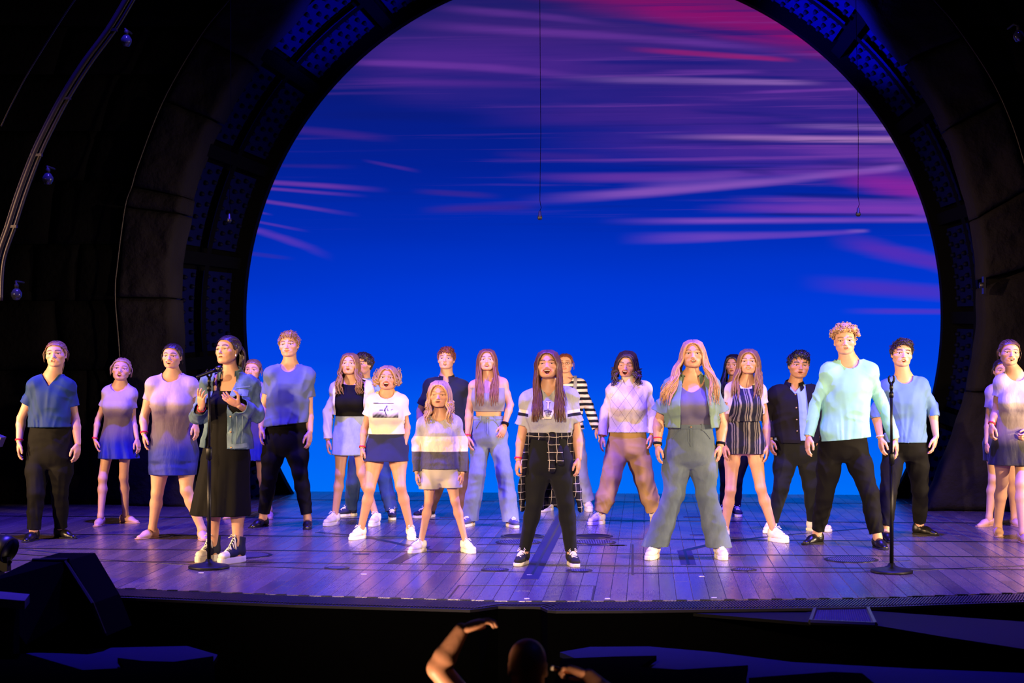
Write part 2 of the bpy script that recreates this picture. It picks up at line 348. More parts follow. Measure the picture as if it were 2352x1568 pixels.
def grille(px, py, rpx, bars=True):
    c = floor_at(px, py); r = rpx * depth_of(py) / F
    g = MB(); g.lathe([(r, 0.0), (r, 0.004), (r - .012, 0.006), (r - .03, 0.006), (r - .03, 0.0)], (c[0], c[1], 0), 40); gr = g.obj('floor_grille', TRK, fl)
    b = MB(); b.lathe([(r - .03, 0), (r - .03, .0025)], (c[0], c[1], 0), 40); b.obj('grille_well', BLACK, gr)
    if bars:
        b = MB(); n = int(r * 2 / .017)
        for k in range(n):
            x = -r + .03 + (k + .5) * (2 * r - .06) / n; hl = math.sqrt(max((r - .03) ** 2 - x * x, 0))
            if hl > .01: b.box((c[0] + x, c[1], .0042), (.004, hl, .0016))
        tag(b.obj('grille_bars', plain('grille_metal', (96, 92, 120), 0.4, 0.5), gr), kind='stuff')
for a in ((1955, 1285, 62), (563, 1275, 62), (1190, 1245, 52), (1365, 1245, 50), (1200, 1231, 50, False), (1362, 1231, 46, False), (774, 1304, 29), (1137, 1308, 32), (1331, 1310, 30), (1708, 1308, 30)): grille(*a)

# ---- front lip: ribbed metal strip, black fascia, pit
LIP = plain('lip_metal', (44, 42, 58), 0.38, 0.55); FAS = plain('fascia_black', (3, 3, 4), 0.95, spec=0.0)
def lip_y(x):
    w = 0.40; xs = [floor_at(p, 1400)[0] for p in (1085, 1135, 1235, 1260)]
    return y_front(x) - float(np.interp(x, xs, [w, .20, .20, w]))
xs = np.linspace(EP[0][0] + .1, EP[-1][0] - .1, 160)
mb = MB(); mb.prism([(x, lip_y(x)) for x in xs] + [(x, y_front(x) - .004) for x in xs[::-1]], -.024, -.006); lip = mb.obj('trim_1', LIP)
tag(lip, 'ribbed metal strip along the front edge of the stage', 'trim', kind='structure')
mb = MB()
for x in np.arange(xs[0], xs[-1], .021):
    a = np.array([x, lip_y(x) + .03, -.006]); b = np.array([x + .10, y_front(x + .05) - .05, -.006]); u = b - a; L = np.linalg.norm(u); u /= L; n = np.array([-u[1], u[0], 0])
    mb.box((a + b) / 2 + [0, 0, .004], (L / 2, .0045, .004), (u, n, (0, 0, 1)))
tag(mb.obj('lip_ribs', LIP, lip), kind='stuff')
mb = MB()
for x in np.arange(xs[0], xs[-1], .16): mb.box((x, y_front(x) - .03, .001), (.035, .012, .006))
tag(mb.obj('lip_hinges', TRK, lip), kind='stuff')
mb = MB(); mb.prism([(x, lip_y(x) + .005) for x in xs] + [(9, 0.6), (-9, 0.6)], -2.4, -.024); o = mb.obj('wall_front', FAS); tag(o, 'black fascia below the stage edge', 'wall', kind='structure')
# lower deck on the right with a mesh panel
def flat(name, pts, z0, z1, mat, parent=None):
    q = [floor_at(x, y, z1) for x, y in pts]; mb = MB(); mb.prism([(p[0], p[1]) for p in q], z0, z1); return mb.obj(name, mat, parent)
Z2 = -0.03; ld = flat('pit_ramp', [(1545, 1404), (1690, 1406), (1850, 1406), (1872, 1402), (2000, 1402), (2080, 1408), (2420, 1432), (2420, 1500), (2170, 1462), (2020, 1437), (1860, 1429)][::-1], Z2 - .02, Z2, plain('ramp_black', (9, 9, 12), 0.7, spec=.1))
tag(ld, 'dark low ramp with a mesh panel at the right of the stage lip', 'ramp')
q = [floor_at(x, y, Z2 + .01) for x, y in ((1872, 1400), (1993, 1397), (2010, 1434), (1862, 1428))]
mb = MB()
for i in range(4): mb.tube([q[i], q[(i + 1) % 4]], .018, 6)
mb.obj('panel_frame', LIP, ld)
mb = MB()
for k in range(1, 26):
    a = q[0] + (q[1] - q[0]) * k / 26; b = q[3] + (q[2] - q[3]) * k / 26; mb.tube([a, b], .004, 4)
for k in range(1, 14):
    a = q[0] + (q[3] - q[0]) * k / 14; b = q[1] + (q[2] - q[1]) * k / 14; mb.tube([a, b], .004, 4)
tag(mb.obj('panel_mesh', LIP, ld), kind='stuff')
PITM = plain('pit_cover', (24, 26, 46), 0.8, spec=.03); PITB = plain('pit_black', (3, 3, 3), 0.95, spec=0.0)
mb = MB(); mb.box((0.5, -4.2, -2.35), (8, 5.5, .05)); tag(mb.obj('floor_pit', PITB), 'dark floor of the orchestra pit', 'floor', kind='structure')
def pitdeck(pts, z, mat, lab, name='pit_platform'):
    tag(flat(name, pts, z - .03, z, mat), lab, 'platform')
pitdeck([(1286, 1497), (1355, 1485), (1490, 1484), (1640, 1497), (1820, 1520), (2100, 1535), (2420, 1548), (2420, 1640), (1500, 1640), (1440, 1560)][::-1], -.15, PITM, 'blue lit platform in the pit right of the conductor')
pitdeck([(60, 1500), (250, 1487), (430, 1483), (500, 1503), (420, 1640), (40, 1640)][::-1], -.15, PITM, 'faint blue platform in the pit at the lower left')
for pts, lab in (([(1290, 1512), (1405, 1507), (1508, 1505), (1470, 1531), (1475, 1640), (1250, 1640)], 'black angular music cover in the pit nearest the conductor'),
                 ([(1470, 1531), (1560, 1537), (1718, 1527), (1712, 1552), (1730, 1640), (1480, 1640)], 'black angular music cover in the middle of the pit'),
                 ([(1720, 1556), (1910, 1542), (1980, 1545), (2010, 1570), (2020, 1640), (1730, 1640)], 'black angular music cover at the right of the pit'),
                 ([(-20, 1505), (60, 1500), (190, 1538), (285, 1533), (270, 1510), (330, 1517), (400, 1519), (490, 1506), (500, 1640), (-20, 1640)], 'black angular music cover at the left of the pit')):
    pitdeck(pts[::-1], -.10, PITB, lab, 'music_cover')

# ---- masonry portal
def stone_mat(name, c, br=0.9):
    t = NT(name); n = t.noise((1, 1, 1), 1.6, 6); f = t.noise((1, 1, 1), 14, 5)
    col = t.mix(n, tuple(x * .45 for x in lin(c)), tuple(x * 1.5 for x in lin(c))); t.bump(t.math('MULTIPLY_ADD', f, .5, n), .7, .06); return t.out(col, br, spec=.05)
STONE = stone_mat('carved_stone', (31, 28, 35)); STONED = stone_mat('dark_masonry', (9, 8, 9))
def interp_px(lst, y): 
    a = np.array(lst, float); return float(np.interp(y, a[:, 1], a[:, 0])) if y <= a[-1, 1] else float(a[-1, 0])
def stone(name, quad_fn, Y, mat, parent, nu=8, nv=14, amp=.07, depth=.55, seed=0, gap=.012):
    G = np.zeros((nv + 1, nu + 1, 3))
    for j in range(nv + 1):
        for i in range(nu + 1):
            px, py = quad_fn(i / nu, j / nv); G[j, i] = on_y(px, py, Y)
    P = G.reshape(-1, 3); d = vnoise(P, 2.1, seed) + .5 * vnoise(P, 5.3, seed + 1) + .25 * vnoise(P, 13, seed + 2)
    P[:, 1] -= amp * d
    P[:, 0] += amp * .5 * vnoise(P, 4.0, seed + 5)
    e = np.zeros((nv + 1, nu + 1), bool); e[0] = e[-1] = True; e[:, 0] = e[:, -1] = True; P[e.ravel(), 1] += .035
    P[:, 2] = np.maximum(P[:, 2], 0.002)
    n0 = len(P); idx = np.arange(n0).reshape(nv + 1, nu + 1)
    Q = np.stack([idx[:-1, :-1], idx[1:, :-1], idx[1:, 1:], idx[:-1, 1:]], -1).reshape(-1, 4)
    loop = np.concatenate([idx[0, :], idx[1:, -1], idx[-1, -2::-1], idx[-2:0:-1, 0]]); B = P[loop].copy(); B[:, 1] = Y + depth
    V = np.vstack([P, B]); k = np.arange(len(loop)); k2 = (k + 1) % len(loop)
    S_ = np.stack([loop[k], loop[k2], n0 + k2, n0 + k], -1)
    return mesh_obj(name, V, [Q, S_], mat, parent)
LIN = [(735, -80), (685, 0), (566, 138), (484, 273), (436, 375), (415, 451), (409, 490), (390, 600), (389, 684), (394, 783), (402, 900), (416, 1050), (436, 1172)]
LOUT = [(590, -80), (526, 0), (459, 84), (375, 230), (318, 375), (302, 428), (287, 474), (270, 600), (264, 680), (274, 816), (280, 1000), (284, 1172)]
ROUT = [(2085, -80), (2146, 0), (2194, 56), (2274, 175), (2322, 277), (2352, 370), (2385, 500), (2420, 700), (2440, 1172)]
RIN = [(1905, -80), (1977, 0), (2070, 108), (2092, 134), (2185, 292), (2210, 348), (2239, 450), (2254, 532), (2267, 639), (2263, 720), (2254, 827), (2231, 935), (2186, 1052), (2130, 1172)]
arch = empty('stone_arch', (0, Y_ROCK, 0)); tag(arch, 'dark carved stone portal framing the round opening', 'arch', kind='structure')
def to_local(o, p):
    o.parent = p; o.location = (-p.location[0], -p.location[1], -p.location[2])
def band(inn, out, cuts, flip, seed):
    for k, ((i0, i1), (o0, o1)) in enumerate(cuts):
        def qf(u, v, i0=i0, i1=i1, o0=o0, o1=o1):
            yi, yo = i0 + (i1 - i0) * v, o0 + (o1 - o0) * v; a, b = (interp_px(out, yo), yo), (interp_px(inn, yi), yi)
            if flip: a, b = b, a
            return a[0] + (b[0] - a[0]) * u, a[1] + (b[1] - a[1]) * u
        to_local(stone('stone', qf, Y_ROCK, STONE, None, 14, amp=.11, seed=seed + k * 3, nv=max(5, int((i1 - i0) / 9))), arch)
for inn, out, sg, sd in ((LIN, LOUT, -1, 5), (RIN, ROUT, 1, 6)):
    def qf(u, v, inn=inn, out=out, sg=sg):
        y = -80 + 1252 * v; a, b = interp_px(out, y), interp_px(inn, y) + sg * 7; return a + (b - a) * u, y
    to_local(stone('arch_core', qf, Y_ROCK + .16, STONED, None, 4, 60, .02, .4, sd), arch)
band(LIN, LOUT, [((-80, 136), (-80, 82)), ((140, 271), (86, 228)), ((275, 449), (232, 426)), ((452, 488), (429, 472)), ((492, 682), (476, 680)), ((686, 930), (684, 930)), ((933, 1172), (933, 1172))], False, 11)
band(RIN, ROUT, [((-80, 132), (-80, 82)), ((136, 290), (86, 228)), ((294, 498), (232, 426)), ((502, 638), (430, 600)), ((660, 898), (604, 898)), ((902, 1172), (902, 1172))], True, 61)
# darker masonry beyond the arch on both sides, block by block
for side in (0, 1):
    wl = empty('wall_left' if side == 0 else 'wall_right', (0, Y_ROCK, 0)); tag(wl, 'dark block masonry beyond the stone portal', 'wall', kind='structure')
    rows = [-80, 60, 170, 300, 415, 560, 690, 850, 1010, 1172]; rr = random.Random(side + 3)
    for j in range(len(rows) - 1):
        y0, y1 = rows[j] + .8, rows[j + 1] - .8; n = 3 if j % 2 else 2
        if side == 0: lo, hi = -170, lambda y: interp_px(LOUT, y) - 4
        else: lo, hi = 2640, lambda y: interp_px(ROUT, y) + 4
        cut = sorted([0] + [(k + .5 * rr.random() + .25) / n for k in range(1, n)] + [1])
        for c0, c1 in zip(cut[:-1], cut[1:]):
            def qf(u, v, c0=c0, c1=c1):
                y = y0 + (y1 - y0) * v; return lo + (hi(y) - lo) * (c0 + (c1 - c0) * u), y
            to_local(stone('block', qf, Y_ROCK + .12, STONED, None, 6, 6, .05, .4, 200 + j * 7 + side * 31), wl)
# thin metal beads that edge the masonry
BEAD = plain('edge_metal', (40, 34, 40), 0.4, 0.6)
for lst, dd, r, lab in ((LOUT[:11], 0.10, .011, None), (ROUT[:8], 0.10, .011, None)):
    q = smooth_path([on_y(x, y, Y_ROCK - dd) for x, y in lst], 60); mb = MB(); mb.tube(q, r, 6)
    to_local(mb.obj('edge_bead', BEAD, None, True), arch)
TUBE = [(340, -60), (306, 0), (264, 69), (208, 145), (157, 226), (118, 300), (92, 356), (60, 440), (34, 520), (8, 600), (2, 690)]
tr = empty('pipe_truss', at(2, 690, 15.0)); tag(tr, 'curved metal pipe truss along the dark masonry at far left', 'truss', kind='structure')
for dx, r in ((0, .018), (-14, .028), (-22, .010)):
    q = smooth_path([at(x + dx, y, 15.0) for x, y in TUBE], 70); mb = MB(); mb.tube(q, r, 8); ob = mb.obj('pipe', BEAD, None, True); to_local(ob, tr)
mb = MB()
for (x, y) in ((264, 69), (157, 226), (92, 356), (34, 520)): mb.box(at(x - 8, y, 15.0), (.05, .02, .012))
to_local(mb.obj('clamp', BEAD), tr)
q = smooth_path([at(x, y, 14.0) for x, y in ((230, -60), (172, 0), (77, 147), (31, 230), (2, 290))], 40); mb = MB(); mb.tube(q, .006, 5)
ob = mb.obj('cable_bead', BEAD, None, True); to_local(ob, tr)
# small clear lamps on the masonry
def clear_glass():
    t = NT('lamp_glass'); t.b.inputs['Transmission Weight'].default_value = 0.6; return t.out(lin((60, 62, 80)), 0.12, 0, 0.8)
LG = clear_glass()
for x, y, lab in ((290, 93, 'small clear lamp near the top of the left masonry'), (110, 410, 'small clear lamp midway up the left masonry'), (38, 675, 'small clear lamp low at the far left edge'), (2340, 82, 'small clear lamp at the top right corner')):
    c = at(x, y, 16.2); t_ = empty('wall_lamp', c); tag(t_, lab, 'lamp')
    mb = MB(); mb.lathe([(.004, -.06), (.03, -.055), (.05, -.02), (.052, .01), (.03, .045), (.012, .055)], (0, 0, 0), 12); mb.obj('bulb', LG, t_, True)
    mb = MB(); mb.lathe([(.02, .05), (.022, .085), (.01, .10)], (0, 0, 0), 10); mb.tube([(0, 0, .09), (-.03, .06, .12), (-.04, .3, .12)], .01, 6); mb.obj('lamp_holder', BLACK, t_, True)
# bracket on right stone
c = on_y(2260, 655, Y_ROCK - .12); t_ = empty('wall_bracket', c); tag(t_, 'small blue lit bracket on the edge of the right stone', 'bracket')
mb = MB(); mb.box((0, 0, 0), (.012, .05, .09)); mb.obj('bracket_plate', LIP, t_); mb = MB(); mb.tube([(-.05, -.02, 0), (.02, -.02, 0)], .03, 10); mb.obj('bracket_bolt', LIP, t_, True)

# ---- riveted ring (funnel behind the arch)
C2 = on_y(1350, 726, Y_RING); C1 = on_y(1330, 726, Y_ROCK + .5); R2 = 802 * (Y_RING + 11.4) / F; R1 = 4.52
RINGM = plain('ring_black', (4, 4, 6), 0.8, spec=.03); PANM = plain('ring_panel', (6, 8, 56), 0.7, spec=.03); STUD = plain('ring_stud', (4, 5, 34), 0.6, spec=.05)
ring = empty('riveted_ring', (C2[0], C2[1], 0)); tag(ring, 'round black portal ring lined with riveted panels', 'ring', kind='structure')
def fun(a, s, out=0.0):
    c = C1 + (C2 - C1) * s; r = R1 + (R2 + .10 - R1) * s + out; return np.array([c[0] + r * math.cos(a), c[1], c[2] + r * math.sin(a)])
NA = 120; A0, A1 = math.radians(-33), math.radians(213)
def arcsurf(name, f0, f1, mat, parent, a0=A0, a1=A1, n=NA):
    V = []; 
    for k in range(n + 1):
        a = a0 + (a1 - a0) * k / n; V += [f0(a), f1(a)]
    Q = [(2 * k, 2 * k + 1, 2 * k + 3, 2 * k + 2) for k in range(n)]
    mb = MB(); mb.add(V, Q); ob = mb.obj(name, mat, None, True); to_local(ob, parent); return ob
arcsurf('ring_shell', lambda a: fun(a, -.15, .12), lambda a: fun(a, 1.0, .12), RINGM, ring)
def lipf(r, dy): return lambda a: np.array([C2[0] + r * math.cos(a), C2[1] + dy, C2[2] + r * math.sin(a)])
arcsurf('ring_lip', lipf(R2 + .24, -.02), lipf(R2, -.02), RINGM, ring); arcsurf('ring_lip', lipf(R2, -.02), lipf(R2, .14), RINGM, ring)
PA = math.radians(15.6); base = math.radians(46.5)
ks = [k for k in range(-6, 12) if A0 < base + k * PA < A1]
for k in ks:
    a = base + k * PA; mb = MB()
    V = []
    for s in (-.1, 1.0):
        for da in (-.016, .016):
            for o_ in (.12, -.03): V.append(fun(a + da, s, o_))
    mb.add(V, [(0, 1, 3, 2), (4, 6, 7, 5), (0, 4, 5, 1), (2, 3, 7, 6), (1, 5, 7, 3)]); ob = mb.obj('rib', RINGM); to_local(ob, ring)
for s0, s1 in ((.40, .47),):
    ob = arcsurf('rib_hoop', lambda a: fun(a, s0, -.03), lambda a: fun(a, s1, -.03), RINGM, ring)
for k in ks + [ks[0] - 1]:
    for (s0, s1, ns) in ((.00, .38, 3), (.50, .97, 4)):
        a0, a1 = base + k * PA + .03, base + (k + 1) * PA - .03
        if a1 < A0 or a0 > A1: continue
        mb = MB(); V = []; n = 8
        for j in range(n + 1):
            a = a0 + (a1 - a0) * j / n; V += [fun(a, s0, .05), fun(a, s1, .05)]
        mb.add(V, [(2 * j, 2 * j + 1, 2 * j + 3, 2 * j + 2) for j in range(n)]); pn = mb.obj('ring_panel', PANM); to_local(pn, ring)
        mb = MB(); nA = 7
        for i in range(ns):
            for j in range(nA):
                a = a0 + (a1 - a0) * (j + .5 + .25 * (i % 2)) / (nA + .25); s = s0 + (s1 - s0) * (i + .5) / ns
                p = fun(a, s, .05); q = fun(a, s, -.012); d = q - p; d /= np.linalg.norm(d)
                mb.tube([p, p + d * .028, p + d * .050], [.027, .026, .012], 8)
        st = mb.obj('rivets', STUD, None, True); tag(st, kind='stuff'); st.parent = pn
# black masking behind and around
mb = MB(); mb.box((C1[0] - 4.72 - 2.6, Y_ROCK + .62, 4.5), (2.6, .05, 4.5)); tag(mb.obj('wall_masking', BLACK), 'black masking behind the left of the portal', 'wall', kind='structure')
mb = MB(); mb.box((C1[0] + 4.72 + 2.6, Y_ROCK + .62, 4.5), (2.6, .05, 4.5)); tag(mb.obj('wall_masking', BLACK), 'black masking behind the right of the portal', 'wall', kind='structure')

mb = MB(); mb.box((0, Y_ROCK + .3, 7.9), (10, .1, 1.25)); tag(mb.obj('wall_header', FAS), 'black header above the stone portal', 'wall', kind='structure')
# ---- hanging microphones
for (x0, y0, x1, y1, d, lab) in ((1239, -120, 1240, 494, 16.5, 'hanging microphone on a thin cable left of centre'), (1964, -100, 1971, 486, 16.5, 'hanging microphone on a thin cable at the right'), (530, -100, 527, 500, 16.5, 'faint hanging microphone before the dark ring at left')):
    b = at(x1, y1, d); a = at(x0, y0, d); t_ = empty('hanging_microphone', b); tag(t_, lab, 'microphone', 'hanging microphones')
    mb = MB(); mb.tube([np.array(a) - b, (np.array(a) - b) * .3 + [.01, 0, 0], (0, 0, .14), (.012, 0, .07), (-.004, 0, .03)], .0028, 5); mb.obj('cable', FAS, t_, True)
    mb = MB(); mb.lathe([(.004, .04), (.012, .035), (.014, .0), (.02, -.005), (.024, -.03), (.014, -.045)], (0, 0, 0), 12); mb.obj('capsule', plain('mic_grey', (20, 20, 24), .5, .2), t_, True)

# ---- left wing odds and ends
WD = floor_at(110, 1392); mon = empty('stage_monitor', at(100, 1392, 11.0)); tag(mon, 'black wedge monitor speaker at the lower left stage edge', 'speaker')
def wpt(x, y, d): return at(x, y, d) - np.array(mon.location)
V = [wpt(75, 1286, 11.1), wpt(158, 1287, 10.7), wpt(215, 1385, 10.55), wpt(245, 1460, 10.6), wpt(-40, 1340, 11.0), wpt(-60, 1470, 11.0), wpt(60, 1480, 10.5)]
W_ = [p + np.array([0.03, .42, .0]) for p in V]
mb = MB(); mb.add(V, [(4, 6, 1, 0), (4, 5, 6), (6, 3, 2, 1)]); b = len(V); mb.add(W_, [(0, 1, 6, 4), (6, 5, 4), (1, 2, 3, 6)])
mb.f += [(0, 1, 1 + b, b), (1, 2, 2 + b, 1 + b), (2, 3, 3 + b, 2 + b), (3, 6, 6 + b, 3 + b), (6, 5, 5 + b, 6 + b), (5, 4, 4 + b, 5 + b), (4, 0, b, 4 + b)]
mb.obj('cabinet', plain('speaker_black', (5, 5, 5), .9, spec=.02), mon)
HMT = plain('handle_metal', (50, 44, 44), .5); mb = MB(); mb.tube([wpt(66, 1345, 10.8), wpt(96, 1318, 10.85)], .006, 6); mb.obj('carry_handle', HMT, mon); mb = MB(); mb.tube([wpt(40, 1322, 10.9), wpt(52, 1312, 10.95)], .005, 6); mb.obj('carry_handle', HMT, mon)
mb = MB(); mb.tube([wpt(150, 1289, 10.69), wpt(212, 1385, 10.54), wpt(240, 1455, 10.58)], .012, 6); mb.obj('corner_trim', BLACK, mon); mb = MB(); mb.tube([wpt(76, 1285, 11.09), wpt(157, 1285, 10.69)], .010, 6); mb.obj('corner_trim', BLACK, mon)
sh = empty('side_ledge', at(20, 1368, 10.3)); tag(sh, 'small grey violet ledge at the lower left edge', 'ledge')
V = [at(x, y, d) - np.array(sh.location) for x, y, d in ((-60, 1352, 10.5), (68, 1364, 10.4), (57, 1379, 10.1), (-60, 1370, 10.1))]
mb = MB(); mb.add(V + [p - np.array([0, 0, .05]) for p in V], [(3, 2, 1, 0), (4, 5, 6, 7), (0, 1, 5, 4), (1, 2, 6, 5), (2, 3, 7, 6), (3, 0, 4, 7)]); mb.obj('ledge_top', plain('ledge_paint', (50, 46, 62), .6), sh)
mb = MB(); mb.box((-.15, .1, -.25), (.16, .05, .2)); mb.obj('ledge_base', BLACK, sh)
ln = empty('stage_lantern', at(5, 1255, 12.2)); tag(ln, 'black stage lantern cut off by the left edge', 'lamp')
mb = MB(); mb.lathe([(.03, -.16), (.07, -.15), (.075, -.02), (.095, .0), (.095, .07), (.085, .075), (.08, .03)], (0, 0, 0), 20, 'y'); ob = mb.obj('barrel', plain('lantern_black', (14, 14, 16), .4), ln, True); ob.rotation_euler = (0.35, 0, 1.25)
mb = MB(); mb.tube([(-.1, 0, .02), (-.1, 0, -.12), (.03, 0, -.16), (.06, 0, -.1)], .014, 6); mb.box((0, 0, -.12), (.05, .04, .05)); mb.obj('yoke', BLACK, ln)
mb = MB(); mb.box((-.05, 0, -.24), (.05, .05, .08)); mb.obj('lantern_base', BLACK, ln)
dk = empty('prompt_desk', at(0, 1010, 14.6)); tag(dk, 'corner of a grey desk screen at the far left edge', 'desk')
mb = MB(); mb.box((-.03, 0, .0), (.05, .06, .045), ((.92, 0, -.38), (0, 1, 0), (.38, 0, .92))); mb.obj('desk_top', plain('desk_grey', (84, 82, 96), .4), dk)
mb = MB(); mb.tube([(-.05, 0, -.02), (-.06, 0, -.9), (-.06, 0, float(-dk.location[2]) + .02)], .02, 8); mb.lathe([(.14, float(-dk.location[2])), (.14, float(-dk.location[2]) + .02), (.03, float(-dk.location[2]) + .03)], (-.06, 0, 0), 16); mb.obj('desk_stand', BLACK, dk)

# ---- microphone stands
STB = plain('stand_black', (15, 15, 17), .38, .5); STB2 = plain('stand_base', (20, 21, 26), .5, .4)
def mic_stand(px, py, ytop, lab, mic):
    c = floor_at(px, py); d = depth_of(py); t_ = empty('microphone_stand', (c[0], c[1], 0)); tag(t_, lab, 'stand', 'microphone stands')
    h = float(at(px, ytop, d)[2])
    mb = MB(); mb.lathe([(.155, 0), (.158, .006), (.157, .018), (.14, .024), (.06, .04), (.03, .052), (.022, .07)], (0, 0, 0), 36); mb.obj('base', STB2, t_, True)
    mb = MB(); mb.tube([(0, 0, .06), (0, 0, h * .56)], .0155, 12); mb.obj('lower_tube', STB, t_, True)
    mb = MB(); mb.lathe([(.016, h * .545), (.023, h * .55), (.023, h * .60), (.016, h * .61)], (0, 0, 0), 16); mb.obj('clutch', STB, t_, True)
    mb = MB(); mb.tube([(0, 0, h * .56), (0, 0, h - .11)], .0105, 10); mb.obj('upper_tube', STB, t_, True)
    mb = MB(); mb.lathe([(.011, h - .17), (.017, h - .165), (.017, h - .13), (.011, h - .125)], (0, 0, 0), 12); mb.lathe([(.011, h - .11), (.015, h - .10), (.012, h - .06)], (0, 0, 0), 12); mb.obj('neck', STB, t_, True)
    cl = MB()
    for s in (-1, 1): cl.tube([(0, 0, h - .07), (s * .016, 0, h - .045), (s * .021, -.004, h - .02), (s * .012, -.008, h)], [.009, .009, .008, .005], 8)
    cl.obj('clip', STB, t_, True)
    if mic:
        u = np.array([.86, .30, .34]); u /= np.linalg.norm(u); p0 = np.array([0, -.01, h - .025]); mm = empty('microphone', (c[0], c[1], 0)); tag(mm, 'black handheld microphone clipped in the stand by the denim jacket', 'microphone')
        mb = MB(); mb.tube([p0 - u * .10, p0 - u * .09, p0 + u * .03, p0 + u * .06], [.010, .013, .015, .019], 12); mb.obj('handle', plain('mic_body', (22, 22, 24), .35, .6), mm, True)
        mb = MB(); mb.tube([p0 + u * .06, p0 + u * .065, p0 + u * .085, p0 + u * .105, p0 + u * .112], [.021, .026, .027, .020, .008], 14); mb.obj('grille_ball', plain('mic_mesh', (70, 70, 74), .35, .9), mm, True)
mic_stand(480, 1304, 848, 'black microphone stand holding a microphone before the denim jacket', True)
mic_stand(2048, 1314, 862, 'black microphone stand with an empty clip at the right', False)
# ================================================================= people: signed-distance modelling
def smin(a, b, k):
    if k <= 0: return np.minimum(a, b)
    h = np.maximum(k - np.abs(a - b), 0) / k; return np.minimum(a, b) - h * h * k * 0.25
class Prim:
    def __init__(s, lo, hi, fn): s.lo, s.hi, s.fn = np.asarray(lo, float), np.asarray(hi, float), fn
    def at(s, V): return s.fn(V[:, 0], V[:, 1], V[:, 2])
def cone(a, b, ra, rb, flat=None):
    a = np.asarray(a, float); b = np.asarray(b, float); ab = b - a; L2 = ab @ ab + 1e-12; r = max(ra, rb) * (max(1.0, flat[1]) if flat is not None else 1.0)
    def fn(X, Y, Z):
        px, py, pz = X - a[0], Y - a[1], Z - a[2]; t = np.clip((px * ab[0] + py * ab[1] + pz * ab[2]) / L2, 0, 1)
        qx, qy, qz = px - t * ab[0], py - t * ab[1], pz - t * ab[2]
        if flat is not None:
            n, s = flat; dn = (qx * n[0] + qy * n[1] + qz * n[2]) * (1 / s - 1); qx, qy, qz = qx + n[0] * dn, qy + n[1] * dn, qz + n[2] * dn
        return np.sqrt(qx * qx + qy * qy + qz * qz) - (ra + t * (rb - ra))
    return Prim(np.minimum(a, b) - r, np.maximum(a, b) + r, fn)
def ell(c, r, R=None):
    c = np.asarray(c, float); r = np.asarray(r, float) * np.ones(3); m_ = r.max() if R is not None else r
    def fn(X, Y, Z):
        x, y, z = X - c[0], Y - c[1], Z - c[2]
        if R is not None: x, y, z = R[0][0] * x + R[1][0] * y + R[2][0] * z, R[0][1] * x + R[1][1] * y + R[2][1] * z, R[0][2] * x + R[1][2] * y + R[2][2] * z
        k0 = np.sqrt((x / r[0]) ** 2 + (y / r[1]) ** 2 + (z / r[2]) ** 2); k1 = np.sqrt((x / r[0] ** 2) ** 2 + (y / r[1] ** 2) ** 2 + (z / r[2] ** 2) ** 2) + 1e-9
        return k0 * (k0 - 1) / k1
    return Prim(c - m_, c + m_, fn)
def prof(rows, yaw=0.0, n=2.2, pleat=None, up=40):
    """vertical column; rows of (z, cx, cy, half width, half depth), bottom to top"""
    R = np.array(sorted([tuple(map(float, r)) for r in rows])); S = smooth_path(R, up); S[:, 3:] = np.maximum(S[:, 3:], 0.01); zs = np.maximum.accumulate(S[:, 0] + np.arange(up) * 1e-7)
    c, s_ = math.cos(yaw), math.sin(yaw); rm = S[:, 3:].max() * 1.15
    lo = [S[:, 1].min() - rm, S[:, 2].min() - rm, zs[0]]; hi = [S[:, 1].max() + rm, S[:, 2].max() + rm, zs[-1]]
    def fn(X, Y, Z):
        Z = np.asarray(Z); g = [np.interp(Z.ravel(), zs, S[:, k]).reshape(Z.shape) for k in (1, 2, 3, 4)]
        x, y = X - g[0], Y - g[1]; x, y = c * x + s_ * y, -s_ * x + c * y
        rho = (np.abs(x / g[2]) ** n + np.abs(y / g[3]) ** n) ** (1.0 / n)
        if pleat is not None:
            N, amp, ph, tw = pleat; f = np.clip((zs[-1] - Z) / (zs[-1] - zs[0]), 0, 1)
            th = np.arctan2(y / g[3], x / g[2]); rho = rho / (1 + amp * f * (np.cos(N * th + ph + tw * f) + .4 * np.cos((N * 1.7 // 1) * th + 2.1 * ph)))
        r = np.sqrt(x * x + y * y); d = r * (1 - 1 / np.maximum(rho, 1e-3)); d = np.where(rho < .3, -(np.minimum(g[2], g[3])) * .7, d)
        return np.maximum(np.maximum(d, Z - zs[-1]), zs[0] - Z)
    return Prim(lo, hi, fn)
